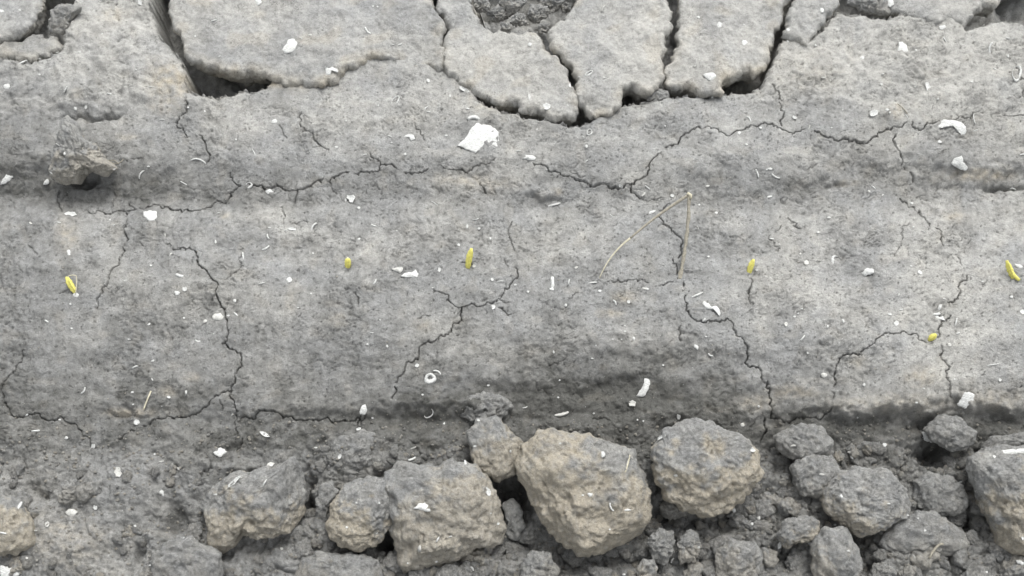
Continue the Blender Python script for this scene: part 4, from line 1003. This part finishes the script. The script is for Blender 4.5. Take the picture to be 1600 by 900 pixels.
PARTS_OF_LIST = """
3 18 8 6 0 c|31 16 3 3 0 c|219 4 8 10 20 f|160 53 4 3 0 c|124 82 5 4 0 c|89 82 6 2 10 s|36 98 15 4 25 s|62 117 4 3 0 c|11 135 12 9 0 c|102 140 12 3 62 s|173 145 11 4 5 k
235 136 7 2 0 s|118 170 5 7 20 c|135 168 4 7 0 c|253 187 9 2 0 s|334 32 9 3 20 s|305 57 3 3 0 c|343 88 4 2 20 c|294 168 4 3 0 c|320 174 3 3 0 c|369 218 3 3 0 c|213 109 3 2 0 c
404 4 10 14 10 f|575 48 14 4 -50 k|470 60 5 2 -30 s|485 55 6 3 0 d|614 70 5 2 20 s|625 70 7 3 20 s|669 126 6 7 0 c|666 170 8 3 50 k|670 175 7 2 0 s|731 170 6 3 0 c|703 150 3 5 0 c
429 190 10 8 20 c|609 213 7 2 -20 s|697 212 5 3 0 c|612 223 3 2 0 c|583 10 4 3 0 c|590 11 3 2 0 c|591 165 3 3 0 c|540 189 4 2 0 d|740 187 18 8 0 k|727 141 20 9 -28 f
828 70 7 6 0 c|943 13 12 3 60 e|1124 39 8 10 0 c|1091 27 6 4 -20 c|1163 67 10 10 0 c|1182 58 3 3 0 c|1162 39 3 2 0 c|905 120 3 2 0 c|945 122 7 2 20 s|1085 103 6 3 20 d
890 134 4 6 0 c|854 167 13 12 0 c|827 151 5 11 0 f|887 165 3 3 0 c|911 214 5 2 -40 s|1169 187 12 3 -50 k|1155 208 7 6 0 c|1188 200 5 4 0 c|1113 152 4 3 0 c|1039 197 3 3 0 c|839 202 3 2 0 c
1284 17 7 9 20 c|1227 25 9 2 10 s|1231 47 6 6 0 c|1231 65 4 3 0 c|1231 11 4 3 0 d|1472 43 12 10 0 f|1476 62 9 3 -60 s|1347 91 7 6 0 c|1431 79 4 3 0 c|1549 76 20 4 80 k|1575 60 10 3 -8 s|1575 88 3 5 0 c
1286 121 8 3 0 d|1377 132 5 3 0 c|1379 116 4 2 20 s|1518 128 4 3 0 c|1554 108 7 3 -30 s|1430 136 3 2 0 c|1386 172 6 5 20 c|1390 176 4 3 30 c|1417 183 10 2 -60 s|1465 155 5 3 20 c|1241 184 8 5 -20 c
1274 71 3 4 0 c|1299 200 3 2 0 c|1316 172 3 2 0 c|1523 186 16 2 -80 k|1524 204 7 2 20 s|1468 222 7 5 0 c|1264 199 8 2 70 e|1450 137 9 16 25 f|1365 177 15 11 20 c
73 285 13 9 60 u|101 240 4 5 0 c|80 270 7 2 -40 s|92 227 11 2 -35 s|222 273 16 3 58 k|288 287 15 2 -30 s|178 264 7 3 20 d|232 260 5 3 0 d|309 254 26 3 -10 k|389 290 12 10 40 u
111 336 22 8 -10 C|172 344 3 3 0 c|93 348 6 2 -10 c|178 352 4 2 20 d|48 349 6 3 -30 d|108 395 6 10 10 c|341 333 6 2 10 s|397 238 12 2 -62 s|257 370 10 2 80 e|337 378 3 6 0 c|380 401 14 4 -84 s
281 430 12 6 -15 k|236 415 4 3 0 c|195 439 3 3 0 c|267 398 7 3 50 e|288 450 7 2 0 e|421 300 12 9 0 u|549 310 14 14 0 f|540 313 4 6 0 c|561 325 5 4 0 c|526 230 6 3 0 c|570 242 7 2 15 s|633 241 5 4 0 c
456 358 15 7 5 f|491 356 17 4 62 k|420 370 9 3 -60 k|415 387 13 4 30 k|447 360 5 2 0 s|421 356 4 2 0 c|452 438 10 9 20 c|409 443 10 2 15 s|489 396 3 3 0 c|561 374 5 3 30 c|584 352 9 3 -20 k
679 318 12 2 -32 s|717 383 5 4 0 c|730 354 4 7 0 c|748 357 4 4 0 c|743 342 10 2 10 k|766 373 4 4 0 c|686 422 6 8 0 c|741 416 6 6 0 d|769 437 5 5 0 c|783 440 12 2 5 s|585 440 9 3 60 k|620 361 3 2 0 c
827 247 23 9 -5 f|916 229 4 6 0 c|916 252 7 2 45 s|810 236 8 2 10 s|854 265 4 2 -40 s|970 291 8 5 -40 c|1012 293 10 2 -40 s|1005 304 8 4 50 e|1050 306 8 5 0 c|866 320 20 4 15 s|1018 332 13 5 20 c
1092 320 4 3 0 c|1119 333 6 4 0 c|1183 271 14 3 -70 s|1166 226 5 3 0 c|1105 291 7 4 0 d|1198 265 3 3 0 c|1107 401 5 3 30 c|1182 422 5 4 0 c|900 418 6 4 0 d|863 442 6 20 3 C|889 440 8 3 80 s
926 442 14 3 8 s|1007 450 8 5 0 d|805 445 5 3 0 d|957 337 9 2 -30 k|1090 356 7 2 -60 e|1203 264 9 4 -10 c|1212 275 14 3 -30 k|1202 308 10 5 30 u|1365 293 8 3 -40 s|1358 299 5 3 0 d|1424 318 5 4 0 c
1379 305 4 2 50 d|1295 340 8 3 10 c|1206 373 8 3 0 c|1217 382 4 2 0 c|1278 363 5 3 0 d|1427 355 4 3 0 c|1443 362 7 2 -30 s|1260 411 8 8 0 d|1437 426 9 6 -30 c|1423 416 4 2 0 c|1598 243 10 3 0 k
1582 296 9 3 -10 k|1592 416 17 7 -25 f|1535 440 5 2 0 c|1250 397 4 3 30 d|1222 430 2 2 0 c
119 461 9 8 0 c|110 475 4 4 0 c|73 502 7 3 -35 s|112 513 4 3 0 c|277 458 9 8 0 c|289 452 8 7 0 c|367 470 6 6 0 c|369 491 8 3 -40 s|357 493 6 4 0 c|321 502 8 6 30 d|233 507 6 3 30 c|288 497 4 3 0 c
334 522 3 2 0 c|202 530 5 2 0 c|309 532 8 3 -15 k|239 564 6 3 20 c|212 574 10 3 20 k|130 610 11 3 60 k|207 613 6 3 20 c|208 632 4 2 20 c|264 621 6 4 -20 c|291 614 3 8 0 s|214 660 10 9 0 c|42 648 6 3 20 c
94 656 4 3 0 c|363 648 4 2 60 s|238 593 5 2 -60 s|60 673 6 3 20 c|560 671 10 5 15 c|652 571 8 6 10 c|683 583 14 3 -30 k|660 617 4 3 0 c|771 480 7 9 -20 c|605 541 5 5 0 c|574 538 4 3 0 c|581 520 6 2 0 s
486 459 3 3 0 c|466 481 3 2 0 c|694 662 4 4 0 c|748 657 5 4 0 c|763 602 5 3 0 c|582 653 4 3 0 d|676 450 3 2 0 c|594 500 3 2 0 d|825 456 6 4 20 c|862 452 8 5 0 c|884 477 4 6 0 c|937 455 6 4 20 c
960 473 9 3 -60 k|982 472 5 6 0 c|1011 452 7 4 0 c|976 518 4 2 0 c|990 529 4 6 0 c|976 509 3 2 0 c|957 530 3 2 0 c|971 530 3 2 0 c|931 540 3 3 0 c|925 560 5 2 0 c|865 550 3 5 0 c|988 631 15 11 -20 d
1089 461 20 4 25 s|1100 500 7 3 50 s|1088 542 10 6 -60 u|1110 554 8 3 -25 k|1103 526 4 2 0 c|1060 651 7 9 0 c|1160 664 7 7 0 d|1185 635 3 4 0 c|872 621 4 3 0 c|874 594 3 3 0 c|820 636 8 2 15 k|878 646 24 6 15 e
928 646 4 3 0 d|1036 571 3 3 0 c|996 656 3 3 0 d|1005 658 3 3 0 c|1468 480 11 6 60 c|1462 490 14 5 5 k|1400 506 8 9 0 c|1390 491 7 4 -20 c|1408 484 6 3 20 s|1404 461 5 2 70 s|1317 502 4 8 20 c
1293 510 3 5 0 c|1241 495 5 3 0 c|1247 490 3 3 0 c|1228 507 6 8 0 d|1253 483 4 2 0 c|1254 528 11 3 52 s|1262 552 3 4 0 c|1483 539 7 6 0 d|1494 503 12 3 75 s|1497 521 6 3 35 s|1287 586 11 9 0 d|1350 601 5 5 0 c
1311 536 3 2 0 c|1551 570 19 2 10 s|1562 594 5 6 0 c|1580 464 6 5 0 c|1597 488 9 7 -20 c|1443 607 4 2 0 c|1432 629 5 3 0 c|1340 652 3 3 0 c|1491 593 3 3 0 c|1475 467 4 2 0 c
146 697 7 9 -15 c|104 684 6 5 -20 c|55 673 13 3 8 s|149 793 7 9 0 u|74 819 7 10 -20 d|56 829 5 2 0 c|30 791 16 6 58 s|4 833 12 3 -10 s|253 770 7 11 20 c|242 710 4 3 0 c|252 721 8 3 10 e|279 732 6 4 -40 d
367 753 27 6 42 C|337 773 7 3 10 c|211 822 4 3 0 c|42 872 6 4 0 d|287 841 4 2 20 c|235 883 4 3 0 c|414 679 17 6 -25 C|422 727 14 8 15 d|494 700 6 2 0 c|531 714 5 9 -25 c|414 754 12 3 60 s|640 717 20 4 15 k
727 724 5 10 10 c|648 698 14 2 25 e|762 768 8 15 25 C|557 786 4 3 0 c|542 824 5 4 0 c|588 833 6 3 10 c|592 786 3 3 0 c|684 843 9 3 60 s|704 839 5 2 20 k|656 856 5 11 -10 e|682 877 5 3 0 c|637 880 3 3 0 c
737 889 8 3 -60 k|767 802 3 2 0 c|778 818 6 4 20 d|742 697 6 3 10 c|797 705 4 5 0 c|440 858 5 4 0 d|942 710 7 11 0 c|875 693 4 3 0 c|1034 683 16 5 28 C|1174 703 11 8 -20 c|922 773 9 8 0 c|910 774 4 3 0 c
956 792 14 3 -65 k|980 797 11 4 0 u|981 725 24 2 75 e|953 827 3 3 0 c|1147 797 7 9 20 c|1185 809 6 9 20 d|1175 819 5 5 0 c|1051 876 9 3 60 k|1090 874 4 8 0 c|1092 855 4 4 0 c|975 898 6 4 0 c|1056 743 8 5 0 d
1382 695 8 7 0 c|1328 707 10 6 -10 d|1331 715 7 3 -40 c|1240 697 10 3 8 e|1314 775 7 7 0 u|1284 741 9 4 -5 d|1267 849 12 10 0 c|1325 861 5 3 0 c|1218 852 8 15 -25 c|1501 753 5 4 0 c|1553 714 5 5 0 c
1388 787 6 3 0 c|1418 805 4 3 0 c|1445 829 4 4 0 c|1434 810 3 3 0 c|1594 879 16 9 -20 c|1597 841 5 7 0 c|1428 870 8 2 -60 e|1541 894 5 4 0 c|1305 820 4 3 0 c
"""
CUSTOM = [  # outline in photo pixels, dome mm, label
    ([(714, 229), (728, 215), (736, 202), (744, 193), (756, 195), (767, 196), (779, 206), (780, 220), (778, 232), (762, 231), (752, 233), (743, 240), (735, 236), (725, 232)], 0.7, 'w', "biggest white shell piece, fan-shaped with fine ribs, lying above the long crack"),
    ([(440, 79), (446, 71), (451, 62), (460, 61), (465, 68), (462, 77), (456, 82), (448, 84)], 1.2, 'w', "egg-shaped white shell piece lying on the overhanging slab"),
    ([(508, 104), (512, 107), (521, 105), (528, 110), (527, 114), (519, 110), (516, 117), (509, 117)], 0.7, 'w', "notched white shell flake on the lip of the overhanging slab"),
    ([(630, 213), (637, 210), (646, 212), (649, 218), (643, 221), (639, 215)], 0.6, 'w', "jagged white shell flake left of the biggest shell"),
    ([(1098, 117), (1103, 115), (1112, 114), (1120, 117), (1125, 121), (1118, 123), (1110, 126), (1102, 122)], 0.9, 'w', "almond-shaped white shell at the foot of the tan-edged slab"),
    ([(1404, 66), (1410, 66), (1417, 72), (1419, 79), (1414, 87), (1407, 82), (1402, 80)], 1.0, 'w', "white shell with grey stained corner on the right mound"),
    ([(1464, 202), (1467, 193), (1474, 187), (1490, 188), (1503, 192), (1509, 198), (1509, 208), (1503, 213), (1496, 206), (1490, 198), (1478, 197), (1468, 198)], 1.4, 'w', "winged white shell strip with a broad square end beside the crack"),
    ([(2, 289), (5, 280), (12, 271), (18, 267), (21, 277), (15, 283), (7, 288)], 0.9, 'w', "kite-shaped white shell at the left edge beside the soil lump"),
    ([(224, 331), (236, 329), (245, 331), (246, 339), (242, 345), (234, 346), (228, 341), (224, 338)], 0.6, 'w', "square ribbed white shell just below the crack at left"),
    ([(612, 420), (620, 418), (629, 418), (629, 423), (625, 427), (618, 424)], 0.8, 'd', "dusty shell flake touching the long shell by the tall shoot"),
    ([(626, 432), (632, 427), (643, 426), (650, 421), (655, 429), (656, 434), (645, 434), (633, 434)], 1.0, 'w', "long pointed white shell left of the tall central shoot"),
    ([(1485, 255), (1491, 247), (1502, 243), (1507, 254), (1512, 263), (1508, 267), (1500, 265), (1491, 260)], 1.2, 'w', "blunt wedge of white shell above the right ledge"),
    ([(1344, 427), (1348, 421), (1356, 419), (1364, 422), (1365, 427), (1359, 430), (1350, 431)], 1.6, 'w', "domed white oval shell on the bare bed at right"),
    ([(331, 495), (336, 490), (345, 489), (350, 495), (349, 499), (340, 501), (333, 500)], 0.9, 'd', "dusty white shell piece at the edge of the long left crack"),
    ([(562, 643), (566, 633), (576, 631), (575, 640), (571, 648), (562, 647)], 0.8, 'w', "lozenge-shaped white shell at the right end of the low crack"),
    ([(1007, 591), (1013, 592), (1016, 597), (1014, 607), (1009, 617), (1005, 620), (994, 619), (1002, 608), (1005, 600)], 1.0, 'w', "bent white shell strip like a short ribbon in the dark hollow"),
    ([(1097, 474), (1101, 471), (1107, 474), (1110, 480), (1118, 478), (1123, 482), (1126, 491), (1125, 495), (1121, 488), (1115, 484), (1106, 483), (1100, 479)], 0.9, 'w', "bone-shaped white shell right of the straw's foot"),
    ([(1457, 498), (1463, 493), (1468, 496), (1474, 494), (1478, 502), (1469, 500), (1464, 503)], 0.8, 'w', "ragged white shell above the shoot in the crack"),
    ([(1495, 631), (1503, 620), (1508, 612), (1516, 613), (1522, 616), (1521, 625), (1514, 633), (1508, 639)], 0.9, 'w', "broad tongue-shaped white shell on the brink of the right step"),
    ([(333, 707), (339, 701), (345, 699), (355, 706), (350, 710), (343, 715), (336, 711)], 0.7, 'w', "four-cornered white shell in the dark furrow above the leaning clod"),
    ([(0, 890), (0, 884), (12, 885), (14, 888), (22, 886), (32, 893), (30, 899), (14, 902), (2, 902)], 1.3, 'w', "large oval white shell at the bottom left corner"),
    ([(646, 795), (652, 789), (658, 786), (664, 785), (669, 789), (673, 799), (664, 799), (655, 796)], 0.9, 'w', "triangular white shell lying on the large angular clod"),
    ([(1440, 675), (1448, 675), (1450, 682), (1456, 692), (1448, 690), (1444, 688), (1438, 686), (1442, 682)], 0.9, 'w', "forked white shell perched above the black hole at right"),
    ([(1561, 706), (1575, 703), (1602, 701), (1612, 706), (1596, 711), (1586, 710), (1580, 715), (1572, 711)], 1.0, 'w', "broad white shell on top of the right edge clod"),
    ([(1386, 0), (1394, 0), (1396, 8), (1391, 12), (1386, 8)], 0.8, 'w', "holed white shell at the top edge in the right gap"),
    ([(102, 800), (108, 795), (117, 796), (122, 800), (118, 805), (107, 806)], 0.9, 'd', "dusty oval shell on the dark soil at lower left"),
    ([(178, 738), (181, 730), (187, 730), (191, 739), (187, 746), (181, 745)], -1.0, 'd', "dished shell standing half buried in the dark slope at lower left"),
]
RINGS = [  # cx cy w h angle band skew arc label
    (618, 157, 17, 10, 50, 2.2, .2, 1, "thin oval white shell ring on the slope left of the biggest shell"),
    (921, 207, 11, 9, 60, 1.6, .3, 1, "small thin shell ring below the gap's dark mouth"),
    (920, 115, 15, 6, 32, 2.0, .3, 1, "narrow hollow shell on the lower hexagonal slab"),
    (1589, 115, 26, 15, 80, 3.0, .8, 1, "rimmed oval shell filled with soil at the right edge"),
    (672, 592, 20, 18, 20, 7.5, .35, 1, "round white shell cup filled with grey soil"),
    (670, 645, 17, 14, 60, 1.6, 0, .62, "thin C-shaped shell rim in the dark hollow"),
    (1305, 407, 16, 15, -60, 4.0, .3, .7, "hook-shaped white shell curl on the bare bed at right"),
]
GRP = "white shell fragments strewn over the soil"
pending = []
for outl, dome, m, lab in CUSTOM:
    cx = sum(p[0] for p in outl) / len(outl); cy = sum(p[1] for p in outl) / len(outl)
    rad = max(hypot(p[0] - cx, p[1] - cy) for p in outl)
    c, n = seat(cx, cy, rad)
    V_, F_ = shell_mesh(c, n, outl, dome * 0.001, 0.0005, 0.6)
    pending.append((V_, F_, M_SHELL if m == 'w' else M_SHELL_DULL, lab))
for cx, cy, w, h, ang, band, skew, arc, lab in RINGS:
    c, n = seat(cx, cy, w / 2)
    V_, F_ = ring_mesh(c, n, cx, cy, w, h, math.radians(ang), band, skew, arc, 0.0009)
    pending.append((V_, F_, M_SHELL, lab)); used_labels[lab] = 1
fr = random.Random(123)
for item in PARTS_OF_LIST.replace("\n", "|").split("|"):
    if not item.strip(): continue
    x, y, w, h, ang, kind = item.split(); x, y, w, h, ang = float(x), float(y), float(w), float(h), math.radians(float(ang))
    size = max(w, h); c, n = seat(x, y, size / 2)
    ca, sa = math.cos(ang), math.sin(ang)
    R_ = lambda a, b: (x + a * ca + b * sa, y - a * sa + b * ca)
    mat = M_SHELL_DULL if kind in 'de' else M_SHELL
    if kind == 'u' and fr.random() < .7: kind = 'f'
    if kind in 'cdfC':
        m = fr.choice([5, 6, 6, 7]) if kind != 'f' else fr.choice([9, 10, 11])
        a0 = fr.uniform(0, 6.28); outl = []
        for k in range(m):
            t = a0 + 2 * math.pi * (k + fr.uniform(-.25, .25)) / m
            r_ = fr.uniform(.82, 1.1) if kind in 'cd' else fr.uniform(.55, 1.15) if kind == 'f' else fr.uniform(.92, 1.08)
            sq = 1.0 if kind != 'C' else 1 / max(abs(math.cos(t)), abs(math.sin(t))) ** .5
            outl.append(R_(w / 2 * r_ * sq * math.cos(t), h / 2 * r_ * sq * math.sin(t)))
        V_, F_ = shell_mesh(c, n, outl, fr.choice([1, 1, -1]) * size * 0.00004 * fr.uniform(.6, 1.5), 0.00045, 0.2, fr)
    elif kind in 'ske':
        bend = fr.uniform(-.04, .04) * w if kind == 's' else fr.choice([-1, 1]) * w * (fr.uniform(.10, .22) if kind == 'k' else .08)
        m = 9; line = [R_(-w / 2 + w * k / (m - 1), bend * (1 - (2 * k / (m - 1) - 1) ** 2) + fr.uniform(-.15, .15)) for k in range(m)]
        pw = 0.25 if kind == 'k' else fr.choice([.2, .5, .8])
        wid = [max(.5, h * (0.35 + .65 * math.sin(math.pi * (k + .5) / m) ** pw)) for k in range(m)]
        V_, F_ = strip_mesh(c, n, line, wid, size * PXM * 0.06, 0.0003)
    else:
        V_, F_ = ring_mesh(c, n, x, y, w, h, ang, min(w, h) * 0.3, .6, fr.choice([1, .7]), 0.0007)
    pending.append((V_, F_, mat, auto_label(x, y, size, kind)))

# ------------------------------------------------------------------ yellow shoots and the bent straw
def blade(line, widths, zs, thick, name, mat, parent, side=None, fold=0.35):
    """tapered folded leaf through points given as photo pixel + height"""
    pts = np.array([P(a, b, z) for (a, b), z in zip(line, zs)]); m = len(pts); V_ = []
    for k in range(m):
        t = pts[min(k + 1, m - 1)] - pts[max(k - 1, 0)]; t /= np.linalg.norm(t)
        view = CAM - pts[k]; view /= np.linalg.norm(view)
        s = np.cross(t, view if side is None else side); s /= np.linalg.norm(s); u = np.cross(s, t)
        w = widths[k] * PXM * .5
        for j in range(8):
            a = 2 * math.pi * j / 8
            V_.append(pts[k] + s * w * math.cos(a) + u * (max(w * fold, thick)) * math.sin(a))
    F_ = []
    for k in range(m - 1):
        for j in range(8):
            a, b = 8 * k + j, 8 * k + (j + 1) % 8; F_.append((a, b, b + 8, a + 8))
    F_.append(tuple(range(7, -1, -1))); F_.append(tuple(range(8 * (m - 1), 8 * m)))
    return poly_obj(name, V_, F_, mat, parent)

def empty(name, loc):
    o = bpy.data.objects.new(name, None); o.empty_display_size = 0.01; COL.objects.link(o); o.location = loc; return o

shoot_jobs = []
def bezier(a, b, c, m):
    return [((1 - t) ** 2 * a[0] + 2 * t * (1 - t) * b[0] + t * t * c[0], (1 - t) ** 2 * a[1] + 2 * t * (1 - t) * b[1] + t * t * c[1]) for t in [k / (m - 1) for k in range(m)]]
def shoot(foot, mid, tip, wid, height, label, tip_len=0.14, extra=None):
    gz_, _ = hit(*foot)
    root = empty("corn_shoot", tuple(gz_))
    tag(root, label, "shoot", "yellow shoots emerging in a row")
    m = 12; line = bezier(foot, mid, tip, m); z0 = gz_[2]
    zs = [z0 - 0.001 + (height + .001) * (k / (m - 1)) ** .9 for k in range(m)]
    ws = [wid * (0.5 + .55 * math.sin(math.pi * min(1, k / (m - 1) * .82 + .06)) ** .7) * (1 - .45 * max(0, (k - m + 4) / 3)) * (1 + .12 * math.sin(k * 2.7 + foot[0])) for k in range(m)]
    cut = max(2, int(round(m * (1 - tip_len))))
    shoot_jobs.append((line, ws, zs, cut, root))
    if extra: shoot_jobs.append((extra, root, z0))
    # crumbs of soil pushed up round the foot
shoot((119, 458), (110, 447), (104, 432), 9.0, 0.007, "leftmost yellow shoot, leaning left with a thin pale thread", 0.1, "thread")
shoot((543, 420), (544, 411), (543, 402), 9.5, 0.007, "short stubby yellow shoot just breaking the crust left of centre", 0.18)
shoot((731, 420), (732, 404), (737, 388), 9.5, 0.012, "tall upright yellow shoot near the centre, the longest", 0.08)
shoot((1170, 429), (1172, 416), (1178, 405), 8.5, 0.008, "slim yellow shoot leaning right, beside the bent straw", 0.1)
shoot((1449, 531), (1456, 528), (1463, 522), 9.0, 0.005, "low yellow shoot lying sideways in a crack at right", 0.05)
shoot((1587, 440), (1578, 424), (1573, 407), 8.5, 0.009, "rightmost yellow shoot, leaning left with a split lower leaf", 0.06, "leaf")

g1, _ = hit(1063, 438); bend = P(1077, 307, g1[2] + 0.024); gtip, _ = hit(932, 442)
straw = empty("bent_straw", tuple(g1)); tag(straw, "dry straw stalk standing in the bed, bent over with its blade hanging left", "straw")
thr, _ = hit(236, 612)

pending.sort(key=lambda q: -float(np.prod(np.sort(q[0].max(0) - q[0].min(0))[-2:])))
for V_, F_, mat, lab in pending[:300]:
    o = poly_obj("shell_fragment", V_, F_, mat); tag(o, lab, "shell fragment", GRP)
V_, F_ = [], []
for v, f, mat, lab in pending[300:]:
    b0 = len(V_); V_ += [tuple(p) for p in v]; F_ += [tuple(i + b0 for i in q) for q in f]
o = poly_obj("shell_crumbs", V_, F_, M_SHELL); tag(o, "tiny white shell crumbs scattered over the whole bed", kind="stuff")
for job in shoot_jobs:
    if len(job) == 5:
        line, ws, zs, cut, root = job
        blade(line[:cut + 1], ws[:cut + 1], zs[:cut + 1], .0003, "leaf_sheath", M_SHOOT, root, fold=.38)
        blade(line[cut:], [w * f_ for w, f_ in zip(ws[cut:], (.8, .55, .4, .3, .3))], zs[cut:], .0003, "tip", M_TIP, root, fold=.4)
        a = line[1]; b = line[-3]
        off = 1.6; vein = [(p[0] + off, p[1]) for p in line[2:cut]]
        blade(vein, [2.2] * len(vein), [z + .0016 for z in zs[2:cut]], .0003, "leaf_fold", M_SHOOT, root, fold=.5)
    elif job[0] == "thread":
        ln = bezier((104, 433), (112, 428), (119, 431), 6) + bezier((119.5, 433), (120, 445), (118, 460), 7)
        blade(ln, [1.5] * 13, [job[2] + .007] * 6 + [job[2] + .006 - .0008 * k for k in range(7)], .0002, "thread", M_STRAW_PALE, job[1])
    else:
        ln = bezier((1578, 424), (1584, 431), (1593, 438), 8)
        blade(ln, [5, 6, 6.5, 6.5, 6, 5.5, 5, 4], [job[2] + .005 - .0005 * k for k in range(8)], .0003, "side_leaf", M_SHOOT, job[1], fold=.4)
ln = [(a + .5 * math.sin(a * 3 + b), b) for a, b in bezier((1061, 440), (1076, 370), (1077, 307), 22)]
blade(ln, [5.4 + .8 * math.sin(k * 1.3) + .5 * math.sin(k * 3.1) + (2 if k < 3 else 0) for k in range(22)], [g1[2] - .002 + .026 * (k / 21) for k in range(22)], .0012, "stalk", M_STRAW, straw, fold=.75)
ln = bezier((1079, 303), (1030, 332), (985, 372), 16)
zt = [g1[2] + .025 - .016 * (k / 15) ** .9 for k in range(16)]
blade(ln, [5.2 - 2.0 * k / 15 for k in range(16)], zt, .0006, "blade", M_STRAW, straw, fold=.3)
ln = bezier((985, 372), (952, 396), (936, 436), 14)
blade(ln, [3.2 - 2.0 * k / 13 for k in range(14)], [zt[-1] * (1 - k / 13) + (gtip[2] + .0006) * k / 13 for k in range(14)], .0003, "blade_tip", M_STRAW_PALE, straw, fold=.3)
bl = blade([(1079, 311), (1079, 305), (1074, 302)], [5, 5.5, 4.5], [g1[2] + .024, g1[2] + .0255, g1[2] + .025], .001, "node", M_STRAW_PALE, straw, fold=.7)

def fibre(line, w, lift, label, mat):
    zs = []
    for k, (a, b) in enumerate(line):
        h_, _ = hit(a, b); zs.append(h_[2] + lift)
    zs = list(np.convolve(np.r_[zs[0], zs, zs[-1]], [.25, .5, .25], 'valid'))
    o = blade(line, [w] * len(line), zs, .0002, "dry_fibre", mat, None, fold=.7)
    tag(o, label, "fibre", "dry fibres and rootlets on the soil")
fibre(bezier((236, 611), (230, 624), (224, 641), 8), 2.2, .0012, "short straight dry fibre above the long low crack at lower left", M_STRAW_PALE)
fibre(bezier((1452, 872), (1464, 848), (1474, 850), 6), 3.5, .0015, "short tan plant scrap on the flat dark clod", M_STRAW)
fibre(bezier((168, 250), (182, 262), (193, 249), 8), 1.4, .0006, "curled brown rootlet on the right flank of the pointed lump", M_STRAW)
fibre(bezier((170, 251), (180, 248), (185, 256), 6), 1.2, .0006, "second hair-thin rootlet touching the pointed lump", M_STRAW)
fibre(bezier((984, 711), (982, 724), (977, 738), 6), 1.8, .0012, "thin pale fibre on the right shoulder of the largest clod", M_STRAW_PALE)
fibre(bezier((1418, 178), (1412, 168), (1402, 162), 6), 1.4, .0008, "thin tan rootlet at the brink of the right mound", M_STRAW)

# specks of shell too fine to count, one joined mesh
def specks():
    r = np.random.RandomState(9); V_, F_, base = [], [], 0
    tet = np.array([[1, 0, 0], [-.5, .87, 0], [-.5, -.87, 0], [0, 0, .8]]); tf = np.array([[0, 1, 3], [1, 2, 3], [2, 0, 3], [0, 2, 1]])
    for _ in range(520):
        x, y = r.uniform(0, 1600), r.uniform(0, 900)
        h_, _n = hit(x, y); s = PXM * r.uniform(.45, 1.15); a = r.uniform(0, 6.28)
        p = tet * s * np.array([1, r.uniform(.4, 1), 1]); p = p @ np.array([[math.cos(a), math.sin(a), 0], [-math.sin(a), math.cos(a), 0], [0, 0, 1]])
        V_.append(p + h_); F_.append(tf + base); base += 4
    o = link("shell_specks", mesh_from("shell_specks", np.concatenate(V_), np.concatenate(F_), smooth=False), M_SHELL)
    tag(o, "dust-fine white specks of shell sprinkled over all the soil", "shell specks", kind="stuff")
specks()
